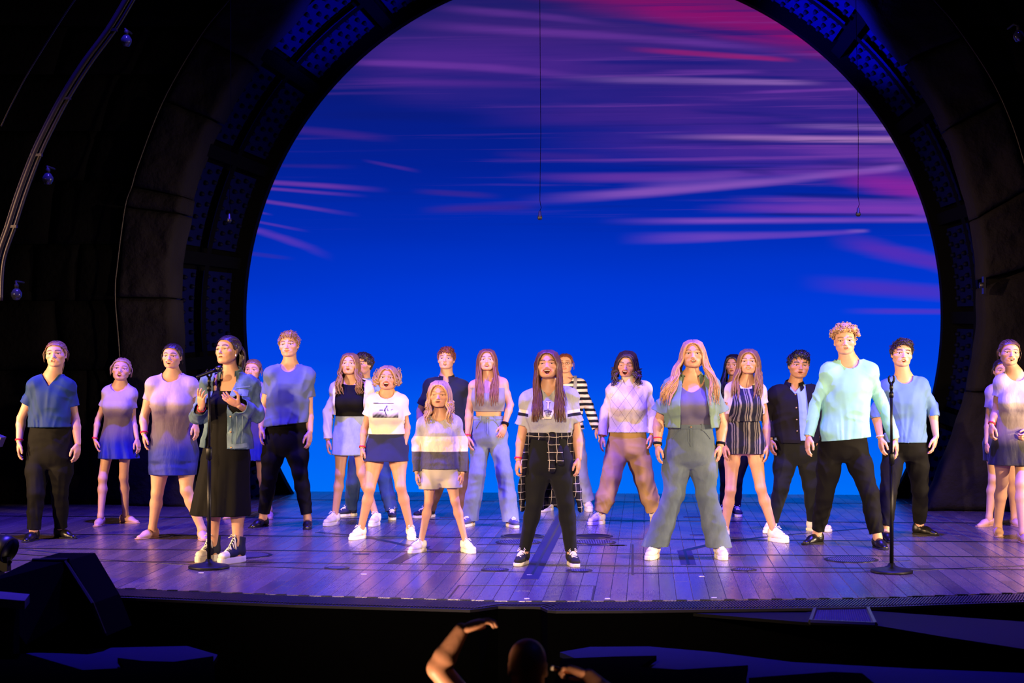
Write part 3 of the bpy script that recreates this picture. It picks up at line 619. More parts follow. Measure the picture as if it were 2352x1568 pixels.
class Field:
    def __init__(s, lo, hi, h):
        s.h = h; s.lo = np.asarray(lo, float); n = np.ceil((np.asarray(hi) - s.lo) / h).astype(int) + 1; s.n = n
        s.ax = [(s.lo[i] + np.arange(n[i]) * h).astype(np.float32) for i in range(3)]; s.D = np.full(tuple(n), 0.5, np.float32)
    def like(s):
        f = Field.__new__(Field); f.h, f.lo, f.n, f.ax = s.h, s.lo, s.n, s.ax; f.D = np.full(tuple(s.n), 0.5, np.float32); return f
    def _sl(s, p, pad):
        a = np.clip(np.floor((p.lo - pad - s.lo) / s.h).astype(int), 0, s.n); b = np.clip(np.ceil((p.hi + pad - s.lo) / s.h).astype(int) + 1, 0, s.n)
        return tuple(slice(a[i], b[i]) for i in range(3))
    def _ev(s, p, sl): return p.fn(s.ax[0][sl[0]][:, None, None], s.ax[1][sl[1]][None, :, None], s.ax[2][sl[2]][None, None, :])
    def add(s, p, k=0.02):
        sl = s._sl(p, k + 2.5 * s.h)
        if all(q.stop > q.start for q in sl): s.D[sl] = smin(s.D[sl], s._ev(p, sl), k)
        return s
    def sub(s, p, k=0.01):
        sl = s._sl(p, k + 2.5 * s.h)
        if all(q.stop > q.start for q in sl): s.D[sl] = -smin(-s.D[sl], s._ev(p, sl), k)
        return s
    def mesh(s):
        D = s.D; S = D < 0; C = np.zeros(tuple(s.n - 1), np.int8)
        for a in (0, 1):
            for b in (0, 1):
                for c in (0, 1): C += S[a:a + s.n[0] - 1, b:b + s.n[1] - 1, c:c + s.n[2] - 1]
        act = (C > 0) & (C < 8); I = np.argwhere(act); idx = np.full(act.shape, -1, np.int32); idx[act] = np.arange(len(I))
        cor = np.array([(a, b, c) for a in (0, 1) for b in (0, 1) for c in (0, 1)]); v = np.stack([D[I[:, 0] + c[0], I[:, 1] + c[1], I[:, 2] + c[2]] for c in cor], 1)
        acc = np.zeros((len(I), 3)); cnt = np.zeros(len(I))
        for i in range(8):
            for j in range(i + 1, 8):
                if abs(cor[i] - cor[j]).sum() == 1:
                    m_ = (v[:, i] < 0) != (v[:, j] < 0); t = np.where(m_, v[:, i] / np.where(m_, v[:, i] - v[:, j], 1), 0)
                    acc += (cor[i] + t[:, None] * (cor[j] - cor[i])) * m_[:, None]; cnt += m_
        V = (I + acc / cnt[:, None]) * s.h + s.lo; Q = []
        for ax in range(3):
            a1, a2 = (ax + 1) % 3, (ax + 2) % 3
            s0 = [slice(1, -1)] * 3; s1 = [slice(1, -1)] * 3; s0[ax] = slice(0, -1); s1[ax] = slice(1, None)
            A, B = S[tuple(s0)], S[tuple(s1)]; E = np.argwhere(A != B); 
            if not len(E): continue
            ins = A[tuple(E.T)]; off = np.ones(3, int); off[ax] = 0; E = E + off
            def cell(d1, d2):
                e = E.copy(); e[:, a1] += d1; e[:, a2] += d2; return idx[e[:, 0], e[:, 1], e[:, 2]]
            q = np.stack([cell(-1, -1), cell(0, -1), cell(0, 0), cell(-1, 0)], 1); q[~ins] = q[~ins][:, ::-1]; Q.append(q)
        Q = np.concatenate(Q); return V, Q[(Q >= 0).all(1)]
def tris(Q): return np.concatenate([Q[:, [0, 1, 2]], Q[:, [0, 2, 3]]])
def normals(V, T):
    n = np.cross(V[T[:, 1]] - V[T[:, 0]], V[T[:, 2]] - V[T[:, 0]]); N = np.zeros_like(V)
    for k in range(3):
        for c in range(3): N[:, c] += np.bincount(T[:, k], n[:, c], len(V))
    return N / (np.linalg.norm(N, axis=1)[:, None] + 1e-12)
def clip(V, T, f):
    """keep the part of a triangle mesh where f < 0, cutting triangles cleanly"""
    neg = f < 0; c = neg[T].sum(1); out = [T[c == 3]]; nv = [V]; base = len(V); keys = {}
    ea, eb, store = [], [], []
    for cnt in (1, 2):
        t = T[c == cnt]
        if not len(t): continue
        m_ = neg[t] if cnt == 1 else ~neg[t]; k = m_.argmax(1); r = np.arange(len(t)); t = np.stack([t[r, k], t[r, (k + 1) % 3], t[r, (k + 2) % 3]], 1); store.append((cnt, t))
    E = []
    for cnt, t in store: E += [t[:, [0, 1]], t[:, [0, 2]]]
    if E:
        E = np.concatenate(E); Es = np.sort(E, 1); U, inv = np.unique(Es, axis=0, return_inverse=True); inv = inv.ravel()
        w = f[U[:, 0]] / (f[U[:, 0]] - f[U[:, 1]]); nv.append(V[U[:, 0]] + w[:, None] * (V[U[:, 1]] - V[U[:, 0]])); o = 0
        for cnt, t in store:
            n = len(t); ab = base + inv[o:o + n]; ac = base + inv[o + n:o + 2 * n]; o += 2 * n
            if cnt == 1: out.append(np.stack([t[:, 0], ab, ac], 1))
            else: out += [np.stack([ab, t[:, 1], t[:, 2]], 1), np.stack([ab, t[:, 2], ac], 1)]
    T2 = np.concatenate(out); V2 = np.concatenate(nv); used = np.unique(T2); mp = np.full(len(V2), -1); mp[used] = np.arange(len(used)); return V2[used], mp[T2]
def hem_lip(V, T, w=0.007):
    E = np.concatenate([T[:, [0, 1]], T[:, [1, 2]], T[:, [2, 0]]]); key = np.sort(E, 1); _, inv, cnt = np.unique(key, axis=0, return_inverse=True, return_counts=True)
    B = E[cnt[inv.ravel()] == 1]
    if not len(B): return V, T
    N = normals(V, T); b = np.unique(B); mp = np.full(len(V), -1); mp[b] = len(V) + np.arange(len(b)); V2 = np.vstack([V, V[b] - N[b] * w])
    return V2, np.vstack([T, np.stack([B[:, 1], B[:, 0], mp[B[:, 0]]], 1), np.stack([B[:, 1], mp[B[:, 0]], mp[B[:, 1]]], 1)])
def rotz(a): c, s = math.cos(a), math.sin(a); return np.array([[c, -s, 0], [s, c, 0], [0, 0, 1]])
def rotx(a): c, s = math.cos(a), math.sin(a); return np.array([[1, 0, 0], [0, c, -s], [0, s, c]])
def roty(a): c, s = math.cos(a), math.sin(a); return np.array([[c, 0, s], [0, 1, 0], [-s, 0, c]])
def nrm(v): v = np.asarray(v, float); return v / (np.linalg.norm(v) + 1e-12)

# ---- head, in head units (chin -0.5 .. crown +0.5), face towards -y
def head_build(hh, f, h):
    op, wid, smile, fem, sq, fat = f['open'] * 1.25, f.get('wid', 1.0) * 1.08, f.get('smile', 0), f.get('fem', 1), f.get('squint', 0), f.get('fat', 1.0) * 1.09
    u = lambda *p: np.array(p) * hh
    Fd = Field(u(-.46, -.56, -.66), u(.46, .56, .58), h)
    A = lambda p, k: Fd.add(p, k * hh)
    A(ell(u(0, .06, .14), u(.325, .42, .355)), 0); A(ell(u(0, -.07, -.10), u(.272 * fat, .285, .36)), .10)
    A(ell(u(0, -.12, -.30), u(.205 * fat, .205, .185)), .08); A(ell(u(0, -.265, -.425), u(.085, .07, .065)), .08)
    for s in (-1, 1):
        A(ell(u(s * .17 * fat, -.20, -.10), u(.10, .10, .085)), .08)
        A(cone(u(s * .04, -.335, .085), u(s * .20, -.27, .085), .032 * hh, .03 * hh), .05)
        A(cone(u(s * .215, .02, -.26), u(s * .12, -.2, -.40), .06 * hh, .06 * hh), .10)
    for s in (-1, 1): Fd.sub(ell(u(s * .142, -.40, .015), u(.085, .09, .055)), .05 * hh)
    for s in (-1, 1):   # lids
        A(cone(u(s * .075, -.335, .046 - .018 * sq), u(s * .215, -.298, .041 - .018 * sq), .022 * hh, .02 * hh), .02)
        A(cone(u(s * .075, -.332, -.034 + .010 * sq), u(s * .21, -.300, -.034 + .010 * sq), .019 * hh, .019 * hh), .02)
    A(cone(u(0, -.335, .05), u(0, -.405, -.130), .024 * hh, .036 * hh), .04); A(ell(u(0, -.415, -.145), u(.036, .038, .034)), .03)
    for s in (-1, 1): A(ell(u(s * .040, -.366, -.158), u(.028, .036, .026)), .025)
    for s in (-1, 1): Fd.sub(ell(u(s * .024, -.405, -.188), u(.013, .02, .012)), .008 * hh)
    A(ell(u(0, -.262, -.265), u(.15 * fat, .085, .10)), .06)
    op = op * (.85 if smile > .4 else 1.0); zm = -.272; mw = .098 * wid; cz = .024 * smile
    for s in (-1, 1):
        A(cone(u(0, -.346, zm + .016 + op * .32), u(s * mw, -.308, zm + cz), .015 * hh, .009 * hh), .015)
        A(cone(u(0, -.338, zm - .018 - op * .62), u(s * mw, -.308, zm + cz), .019 * hh, .009 * hh), .015)
    if smile > .4:
        for s in (-1, 1): Fd.sub(cone(u(0, -.36, zm - op * .18), u(s * mw * .80, -.345, zm + cz * .85), op * .42 * hh, .013 * hh, (np.array([0, 1.0, 0]), 2.6)), .008 * hh)
    else: Fd.sub(ell(u(0, -.37, zm - op * .15), u(mw * .86, .10, max(.012, op * .5))), .008 * hh)
    for s in (-1, 1):
        R = rotz(s * .35)
        A(ell(u(s * .325, .05, -.035), u(.026, .075, .125), R), .02); Fd.sub(ell(u(s * .352, .02, -.02), u(.016, .035, .07), R), .015 * hh)
        A(ell(u(s * .315, .01, -.14), u(.022, .035, .035)), .03)
    A(cone(u(0, .09, -.22), u(0, .10, -.42), .20 * hh, .18 * hh), .08)
    V, Q = Fd.mesh(); V = V.astype(float); U = V / hh
    cols = np.tile(np.array(f['skin']), (len(V), 1)); cols *= (1 + .10 * vnoise(U, 9, 3))[:, None]
    ax_ = np.abs(U[:, 0]); fr = U[:, 1] < -.2
    def blend(mask, c): cols[:] = cols * (1 - mask[:, None]) + np.array(c)[None] * mask[:, None]
    cheek = np.exp(-(((ax_ - .18) / .09) ** 2 + ((U[:, 2] + .12) / .09) ** 2)) * fr; blend(.28 * cheek, np.array(f['skin']) * [1.05, .62, .58])
    lz = (U[:, 2] - (zm - op * .15 + cz * np.clip(ax_ / .1, 0, 1))); lip = np.clip(1.6 - 1.6 * np.sqrt((ax_ / (mw + .012)) ** 2 + (lz / (.026 + op * .47)) ** 2), 0, 1) * fr; lip = np.minimum(lip * 4, 1)
    blend(.85 * lip, f.get('lip', np.array(f['skin']) * [.86, .48, .46]))
    ins = ((ax_ < mw * .9) & (np.abs(lz) < op * .5 + .004) & (U[:, 1] > -.312) & (U[:, 1] < -.1)).astype(float); blend(.9 * ins, (.09, .015, .015))
    bz = U[:, 2] - (.108 + f.get('brow', 0.0) + .02 * np.sin(np.clip((ax_ - .05) / .17, 0, 1) * 3.14)); br = np.clip(1.5 - np.abs(bz) / (.020 if fem else .026), 0, 1) * ((ax_ > .05) & (ax_ < .225) & (U[:, 1] < -.16)); blend(.92 * np.minimum(br, 1), np.array(f['browc']) * .7)
    ez = U[:, 2] - (.025 - .012 * sq); lash = np.clip(1.4 - np.abs(ez) / .012, 0, 1) * ((ax_ > .07) & (ax_ < .222) & (U[:, 1] < -.22)); blend(.75 * np.minimum(lash, 1), (.04, .025, .02))
    sock = np.exp(-(((ax_ - .14) / .09) ** 2 + ((U[:, 2] - .02) / .05) ** 2)) * fr; blend(.15 * sock, np.array(f['skin']) * [.7, .55, .55])
    return V, Q, cols
def eye_mesh(iris):
    rings = [(0, 'p'), (.24, 'p'), (.30, 'i'), (.60, 'i'), (.68, 'w'), (.9, 'w'), (1.4, 'w'), (2.0, 'w'), (2.7, 'w')]; n = 12; V = []; C = []
    cc = {'p': (.01, .01, .01), 'i': iris, 'w': (.60, .57, .55)}
    for a, k in rings:
        for j in range(n):
            b = 2 * math.pi * j / n; V.append((math.sin(a) * math.cos(b), -math.cos(a), math.sin(a) * math.sin(b))); C.append(cc[k])
    Q = [(i * n + j, (i + 1) * n + j, (i + 1) * n + (j + 1) % n, i * n + (j + 1) % n) for i in range(len(rings) - 1) for j in range(n)]
    return np.array(V), np.array(Q), np.array(C)

# ---- hands (wrist at origin, fingers towards -z, palm towards +x, thumb towards -y)
_HC = {}
def hand_build(curl=.5, spread=.25, thumb=.5, point=False):
    key = (curl, spread, thumb, point)
    if key in _HC: return _HC[key]
    P = []; flatx = (np.array([1.0, 0, 0]), .55)
    P += [(cone((0, 0, .006), (0, 0, -.02), .025, .029, flatx), 0), (ell((.002, .002, -.052), (.0165, .041, .05)), .02)]
    Y = [-.029, -.010, .010, .028]; L = [.070, .079, .073, .058]
    for i in range(4):
        b = np.array([0.002, Y[i], -.086 + (.004 if i in (0, 3) else 0)]); c = curl * (1 + .12 * i); sp = spread * (i - 1.4) * .22
        if point: c = .12 if i == 0 else 1.35
        a = .25 * c; p = b; r = .0092 if i < 3 else .0080
        P.append((cone((0, Y[i] * .7, -.05), b, .013, .0105), .012))
        for k, (fr, da) in enumerate(((.46, .75), (.30, .8), (.24, .55))):
            d = np.array([math.sin(a), math.sin(sp), -math.cos(a)]); q = p + d * L[i] * fr; P.append((cone(p, q, r, r * .92), .004)); p = q; r *= .90; a += da * c
    t0 = np.array([.006, -.026, -.022]); t1 = t0 + np.array([.012 + .01 * thumb, -.024 * (.4 + thumb), -.030]); t2 = t1 + np.array([.008, -.012 * thumb, -.030]); t3 = t2 + np.array([.006 * curl, -.001, -.022])
    P += [(cone(t0, t1, .014, .012), .014), (cone(t1, t2, .0115, .010), .004), (cone(t2, t3, .010, .0082), .004)]
    Fd = Field((-.05, -.10, -.20), (.13, .07, .055), .0045)
    for p, k in P: Fd.add(p, k)
    V, Q = Fd.mesh(); keep = V[:, 2] < .02
    _HC[key] = (V, Q); return V, Q
def place_hand(side, wrist, tip, palm, scale, **kw):
    V, Q = hand_build(**kw); V = V.copy() * scale; f = nrm(np.asarray(tip) - wrist); n = np.asarray(palm, float); n = nrm(n - f * (n @ f))
    if side == 'B': V[:, 0] *= -1; Q = Q[:, ::-1]; ex = -n
    else: ex = n
    ez = -f; ey = np.cross(ez, ex); return V @ np.stack([ex, ey, ez]) + wrist, Q

# ---- shoes (toe towards -y, ankle over the origin)
_SC = {}
def outline(L0, L1, w, n=28):
    pts = []
    for k in range(n):
        a = 2 * math.pi * k / n; y = (L1 + L0) / 2 + (L1 - L0) / 2 * math.sin(a); t = (y - L0) / (L1 - L0); hw = w * (1.0 - .16 * t - .10 * math.sin(math.pi * min(1, max(0, (t - .25) / .5)))); x = hw * (abs(math.cos(a)) ** .62) * (1 if math.cos(a) >= 0 else -1); pts.append((x, y))
    return pts
def shoe_parts(kind):
    if kind in _SC: return _SC[kind]
    sole = .034 if kind == 'sneaker' else (.048 if kind == 'hightop' else (.028 if kind == 'lowtop' else .010))
    Fd = Field((-.075, -.24, -.02), (.075, .10, .20), .0072); slip = kind in ('slipper', 'oxford')
    hz = sole
    Fd.add(ell((0, .025, hz + .030), (.036, .046, .050)), 0); Fd.add(cone((0, .01, hz + .045), (0, -.075, hz + .026), .036, .034), .03); Fd.add(cone((.002, -.07, hz + .022), (.004, -.148, hz + (.004 if slip else .012)), .040, .036 if not slip else .030, (np.array([0, 0, 1.0]), .75)), .03)
    if kind in ('sneaker', 'lowtop'): Fd.add(cone((0, .018, hz + .04), (0, .02, hz + .075), .039, .040), .02); Fd.add(cone((0, -.02, hz + .075), (0, -.085, hz + .045), .018, .016), .02)
    if kind == 'hightop': Fd.add(cone((0, .015, hz + .04), (0, .022, hz + .15), .042, .047), .02); Fd.add(cone((0, -.012, hz + .15), (0, -.08, hz + .05), .02, .018), .02)
    if kind == 'oxford': Fd.add(cone((0, .016, hz + .04), (0, .02, hz + .065), .038, .038), .02)
    V, Q = Fd.mesh(); T = tris(Q); top = {'sneaker': hz + .085, 'lowtop': hz + .085, 'hightop': hz + .15, 'slipper': hz + .056, 'oxford': hz + .072}[kind]
    V, T = clip(V, T, (hz * .5) - V[:, 2]); tilt = V[:, 2] - top - .25 * np.minimum(V[:, 1] * -1, .03) * (1 if not slip else -1.6)
    f = np.where(V[:, 1] > (-.05 if not slip else -.045), tilt, -1.0); V, T = clip(V, T, f); V, T = hem_lip(V, T, .006)
    parts = [('upper', V, T)]
    ol = outline(-.192, .074, .047); nn = len(ol); z = [0.0, .006, sole * .8, sole]; sc_ = [.95, 1.0, 1.0, .96]
    SV = []; 
    for zz, k in zip(z, sc_): SV += [(x * k, (y + .06) * k - .06, zz) for x, y in ol]
    SQ = [(i * nn + j, i * nn + (j + 1) % nn, (i + 1) * nn + (j + 1) % nn, (i + 1) * nn + j) for i in range(3) for j in range(nn)]
    ctr = len(SV); SV += [(0, -.06, 0), (0, -.06, sole)]; SQ2 = [(ctr, (j + 1) % nn, j) for j in range(nn)] + [(ctr + 1, 3 * nn + j, 3 * nn + (j + 1) % nn) for j in range(nn)]
    parts.append(('sole', np.array(SV), [np.array(SQ), np.array(SQ2)]))
    if not slip:
        mb = MB(); bv = BVHTree.FromPolygons([tuple(v) for v in V], [tuple(int(i) for i in t) for t in T])
        def surf(x, y):
            h = bv.ray_cast(Vector((x, y, .4)), Vector((0, 0, -1))); return (x, y, (h[0].z if h[0] is not None else hz + .06) + .002)
        ys = np.linspace(-.118, -.035, 5); 
        for k, y in enumerate(ys):
            w = .020 + .003 * k; mb.tube([surf(x, y + (.010 if k % 2 else -.010) * x / w) for x in np.linspace(-w, w, 5)], .0034, 5)
            if k < 4: mb.tube([surf(x, y + .010 + x / w * .008) for x in np.linspace(-w, w, 5)], .0034, 5)
        t0 = np.array(surf(0, -.032))
        for s in (-1, 1): mb.tube([t0, t0 + [s * .02, -.015, .012], t0 + [s * .034, -.02, -.004], t0 + [s * .012, -.008, .004], t0 + [s * .03, -.035, -.012]], .003, 5)
        n_ = len(mb.v); parts.append(('laces', np.array(mb.v), mb.f))
    if kind == 'hightop':
        vv, tt = clip(V + normals(V, T) * .0025, T, V[:, 1] + .115); parts.append(('toe_cap', vv, tt))
    _SC[kind] = parts; return parts
SOLE_W = plain('rubber_white', (228, 222, 214), .6); SOLE_D = plain('rubber_dark', (20, 19, 19), .6); LACE = plain('lace_white', (232, 226, 218), .8)
def put_shoe(parent, kind, mat, pos, yaw, scale, sole=None, lace=None):
    R = rotz(yaw) * scale; up = None
    for nm, V, T in shoe_parts(kind):
        W_ = V @ R.T + pos; mt = {'upper': mat, 'sole': sole or SOLE_W, 'laces': lace or LACE, 'toe_cap': SOLE_W}[nm]
        if nm == 'laces':
            o = MB(); o.v = [tuple(p) for p in W_]; o.f = T; ob = o.obj('laces', mt, up, True)
        else: ob = mesh_obj('shoe' if nm == 'upper' else nm, W_, T, mt, up if up is not None else parent, smooth=(nm != 'sole'))
        if nm == 'upper': up = ob
    return up
def skin_material():
    t = NT('skin'); a = t.n('ShaderNodeAttribute', attribute_name='Col'); n = t.noise((1, 1, 1), 60, 3)
    c = t.mix(0.12, a.outputs['Color'], t.mix(n, (.35, .12, .08), (1, .8, .7)), 'OVERLAY'); t.bump(n, .06, .004)
    t.b.inputs['Subsurface Weight'].default_value = 0.0
    return t.out(c, 0.48, 0, 0.4)
SKINM = skin_material()
def eye_material():
    t = NT('eye'); a = t.n('ShaderNodeAttribute', attribute_name='Col'); return t.out(a.outputs['Color'], 0.12, 0, 0.6)
EYEM = eye_material(); TEETH = plain('teeth', (236, 228, 214), .35)
_HM = {}
def hair_mat(c):
    c = tuple(c)
    if c in _HM: return _HM[c]
    t = NT('hair'); l = lin(c); n = t.noise((26, 26, 2.5), 3.0, 4); f = t.noise((160, 160, 8), 1.0, 2)
    col = t.mix(n, tuple(x * .45 for x in l), tuple(min(1, x * 1.45) for x in l)); t.bump(f, .5, .006); _HM[c] = t.out(col, .42, 0, .5); return _HM[c]
SK = {'fair': (.60, .35, .25), 'light': (.54, .30, .20), 'warm': (.48, .25, .155), 'tan': (.35, .185, .115)}
RED = plain('wristband_red', (214, 34, 52), .5)
class Rig: pass
def person(p):
    R = Rig(); lab = p['label']; rnd = random.Random(lab); res = p.get('res', .0110)
    # --- feet and root
    fA, fB = p['feet']
    def foot(f):
        x, y, yw = f; d = depth_of(y, 0, x) + .10 * math.cos(math.radians(yw)); q = at(x, y, d); q[2] = 0; return q, d
    (FA, dA), (FB, dB) = foot(fA), foot(fB); dP = p.get('d', (dA + dB) / 2); root = (FA + FB) / 2; root[2] = p.get('z', 0.0)
    J = lambda x, y, off=0.0: at(x, y, dP + off) - root
    zpx = lambda y: float(at(CX, y, dP)[2] - root[2]); mpx = dP / F
    fem = p.get('fem', 1); ch = p.get('child', 0)
    hx0, hy0, hx1, hy1 = p['head']; top = J(hx0, hy0, p.get('hoff', -.02)); chin = J(hx1, hy1, p.get('hoff', -.02))
    hh = min(.240, max(.205, (hy1 - hy0) * mpx * .965)) if 'hh' not in p else p['hh']; height = top[2]; s = max(.82, min(1.08, height / 1.70))
    yaw, pit, rol = [math.radians(a) for a in p.get('face', (0, 0, 0))]
    HR = rotz(yaw) @ roty(rol) @ rotx(-pit)      # yaw>0 turns to image right, pitch>0 lifts the chin
    hc = (top + chin) / 2; hc[2] += -.004; hc = hc + np.array([0, .02, 0])
    HR = HR @ np.diag([p.get('hw', 1.16), 1.03, 1.0]); H = lambda u: (np.asarray(u) * hh) @ HR.T + hc
    root_o = empty('person', root); tag(root_o, lab, 'person', p.get('group'))
    # --- torso
    (sax, say), (sbx, sby) = p['sh']; SA, SB = J(sax, say), J(sbx, sby); sw = SB[0] - SA[0]; zs = (SA[2] + SB[2]) / 2 - .020
    cr = J(*p['crotch']); zc = cr[2]; nx = p.get('neckx', (SA[0] + SB[0]) / 2); ty = math.radians(p.get('tyaw', 0))
    hipa = p['hip'] * mpx; wa = p['waist'] * mpx; ca = p.get('chest', sw * .5 * .80); T_ = zs - zc; lean = p.get('lean', 0.0)
    def cxz(z): return cr[0] + (nx - cr[0]) * (z - zc) / T_
    dep = p.get('dep', 1.0) * s
    def rowz(t, a, b, cy=0.0): z = zc + T_ * t; return (z, cxz(z), cy * s + lean * t, a, b * dep)
    def torso_rows(e=0.0, bl=0.0):
        return [rowz(-.035, .50 * hipa + e, .06 + e), rowz(.03, .90 * hipa + e, .092 + e), rowz(.14, hipa + e, .112 + e, .008), rowz(.28, .93 * (.55 * hipa + .45 * wa) / .93 + e + bl, .098 + e + bl), rowz(.44, wa + e + bl, .086 + e + bl), rowz(.60, (wa + ca) / 2 + e + bl * .8, .096 + e + bl * .5),
                rowz(.74, ca + e, .108 + e), rowz(.86, ca * 1.0 + e, .098 + e, .006), rowz(.95, ca * .82 + e * .8, .076 + e * .6, .012), rowz(1.02, ca * .46 + e * .5, .056 + e * .4, .018), rowz(1.08, ca * .30 + e * .4, .044 + e * .4, .02)]
    TP = prof(torso_rows(), ty)
    jA, jB = SA + [.056 * s, .01, -.075 * s], SB + [-.056 * s, .01, -.075 * s]
    nb = np.array([nx, .020 + lean, zs + .02]); nk = H((0, .10, -.22)); nr = (.050 if fem else .060) * s * p.get('neckw', 1)
    def arm(a):
        return [J(*(q if len(q) > 2 else q + (o,))) for q, o in zip(a, (.03, -.03, -.05))]
    eA, wA, tA = arm(p['armA']); eB, wB, tB = arm(p['armB'])
    ar = (.042 if fem else .047) * s * p.get('armr', 1)
    def armprims(j, e, w, gr=0.0):
        m1 = j + (e - j) * .5; m2 = e + (w - e) * .28
        return [cone(j, m1, ar * 1.08, ar * 1.0), cone(m1, e, ar * 1.02, ar * .80), cone(e, m2, ar * .82, ar * .86), cone(m2, w, ar * .86, ar * .56)]
    # --- legs
    hipo = min(.125 * s, hipa * .56); hz = zc + .055; HA, HB = np.array([cr[0] - hipo, .01, hz]), np.array([cr[0] + hipo, .01, hz])
    kA = J(*p['knees'][0][:2], (dA - dP) * .5 - .03 + (p['knees'][0][2] if len(p['knees'][0]) > 2 else 0)); kB = J(*p['knees'][1][:2], (dB - dP) * .5 - .03 + (p['knees'][1][2] if len(p['knees'][1]) > 2 else 0))
    rA, rB = FA - root, FB - root; rA[2] = rB[2] = .085 + p.get('lift', 0)
    lr = p.get('legr', 1.0) * s; th = p.get('thigh', hipa * .46)
    def legprims(h, k, a):
        q1 = h + (k - h) * .35; c1 = k + (a - k) * .30 + np.array([0, .014, 0])
        return [cone(h, q1, th, th * .92), cone(q1, k, th * .90, .050 * lr), cone(k, c1, .047 * lr, .051 * lr), cone(c1, a, .051 * lr, .033 * lr), cone(a, a + [0, 0, -.04], .033 * lr, .034 * lr)]
    allp = np.array([SA, SB, eA, wA, eB, wB, kA, kB, rA, rB, top, nb]); lo = allp.min(0) - [.17, .24, .0]; hi = allp.max(0) + [.17, .24, .02]; lo[2] = -.01; lo[1] = min(lo[1], -.33); hi[1] = max(hi[1], .28)
    core = Field(lo, hi, res); core.add(TP, 0); trunk = core.like(); trunk.D[:] = core.D
    for h_, k_, a_ in ((HA, kA, rA), (HB, kB, rB)):
        for i, q in enumerate(legprims(h_, k_, a_)): core.add(q, .03 if i == 0 else .025)
        core.add(ell(h_ + [0, .055, .03], (.085 * s, .075, .085)), .05)
    for fd in (core, trunk):
      fd.add(cone(nb, nk, nr * 1.06, nr), .03)
      for j in (jA, jB): fd.add(cone((nx, .022 + lean, zs + .046), j + [0, 0, .022], .044 * s, .032 * s), .05); fd.add(ell(j, (.050 * s,) * 3), .045)
    if fem and not ch:
        bz = zc + T_ * .70
        for fd, sg in ((core, -1), (core, 1), (trunk, -1), (trunk, 1)): fd.add(ell(np.array([cxz(bz) + sg * ca * .48, -.085 * dep + lean * .7, bz]), (.062 * s, .052 * s, .060 * s)), .05)
    body = core.like(); body.D[:] = core.D
    arms = [(jA, eA, wA), (jB, eB, wB)]
    for a in arms:
        for i, q in enumerate(armprims(*a)): body.add(q, .04 if i == 0 else .014)
    R.__dict__.update(locals())
    # --- skin mesh: body + head + hands in one mesh
    V, Q = body.mesh(); sk = np.array(SK[p.get('skin', 'light')]); cols = np.tile(sk, (len(V), 1)) * (1 + .10 * vnoise(V, 8, 4))[:, None]
    if 'tights' in p: cols[V[:, 2] < zc + .05] = lin(p['tights'])
    else:
        for kn in (kA, kB):
            m_ = np.exp(-(((V - kn) ** 2).sum(1)) / .004); cols = cols * (1 - .25 * m_[:, None]) + sk * [.9, .62, .6] * .25 * m_[:, None]
    VV, QQ, CC = [V], [Q], [cols]; n = len(V)
    fc = dict(open=.05, skin=tuple(sk), browc=tuple(x * .6 for x in lin(p['hair'][1])), fem=fem, brow=0.0); fc.update(p.get('mouth', {}))
    hv, hq, hcol = head_build(hh, fc, p.get('hres', .0046)); VV.append(hv @ HR.T + hc); QQ.append(hq + n); CC.append(hcol); n += len(hv)
    hs = s * (.94 if fem else 1.03) * (.9 if ch else 1)
    for side, w, t_, e in (('A', wA, tA, eA), ('B', wB, tB, eB)):
        o = dict(curl=.5, spread=.2, thumb=.4); o.update(p.get('hand' + side, {})); palm = o.pop('palm', (1 if side == 'A' else -1, .25, 0))
        v, q = place_hand(side, w, t_, palm, hs, **o); VV.append(v); QQ.append(q + n); CC.append(np.tile(sk * [1.02, .95, .93], (len(v), 1))); n += len(v)
    bo = mesh_obj('body', np.vstack(VV), np.vstack(QQ), SKINM, root_o, True, np.vstack(CC))
    ev, eq, ec = eye_mesh(p.get('iris', (.10, .06, .035)))
    for sg in (-1, 1):
        mesh_obj('eye', H(ev * .058 + np.array([sg * .143, -.279, -.003])), eq, EYEM, bo, True, ec)
    if fc['open'] > .04:
        x = np.linspace(-1, 1, 9); zt = -.272 + fc['open'] * .22 + (.012 if fc.get('smile', 0) > .4 else 0); w_ = .072 * fc.get('wid', 1)
        tv = np.array([(w_ * a, -.330 + .035 * a * a, z_) for z_ in (zt, zt - .022 - .1 * fc['open']) for a in x] + [(w_ * a, -.29 + .035 * a * a, z_) for z_ in (zt, zt - .022 - .1 * fc['open']) for a in x])
        tq = [(i, i + 9, i + 10, i + 1) for i in range(8)] + [(18 + i, 19 + i, 28 + i, 27 + i) for i in range(8)] + [(9 + i, 27 + i, 28 + i, 10 + i) for i in range(8)]
        mesh_obj('teeth', H(tv), np.array(tq), TEETH, bo, True)
    # --- clothes
    R.bvh = None; R.legs = [(HA, kA, rA), (HB, kB, rB)]
    for c in p['clothes']: garment(R, root_o, *c)
    # --- shoes
    kind, mat = p['shoes'][:2]; so = p['shoes'][2] if len(p['shoes']) > 2 else None; lc = p['shoes'][3] if len(p['shoes']) > 3 else None
    if kind:
        for (x, y, yw), f in ((fA, rA), (fB, rB)):
            put_shoe(root_o, kind, mat, np.array([f[0], f[1], p.get('lift', 0)]), math.radians(yw), s * p.get('shoe', 1.0), so, lc)
    hair(R, root_o, *p['hair'])
    for e in p.get('extra', []): e(R, root_o)
    return R
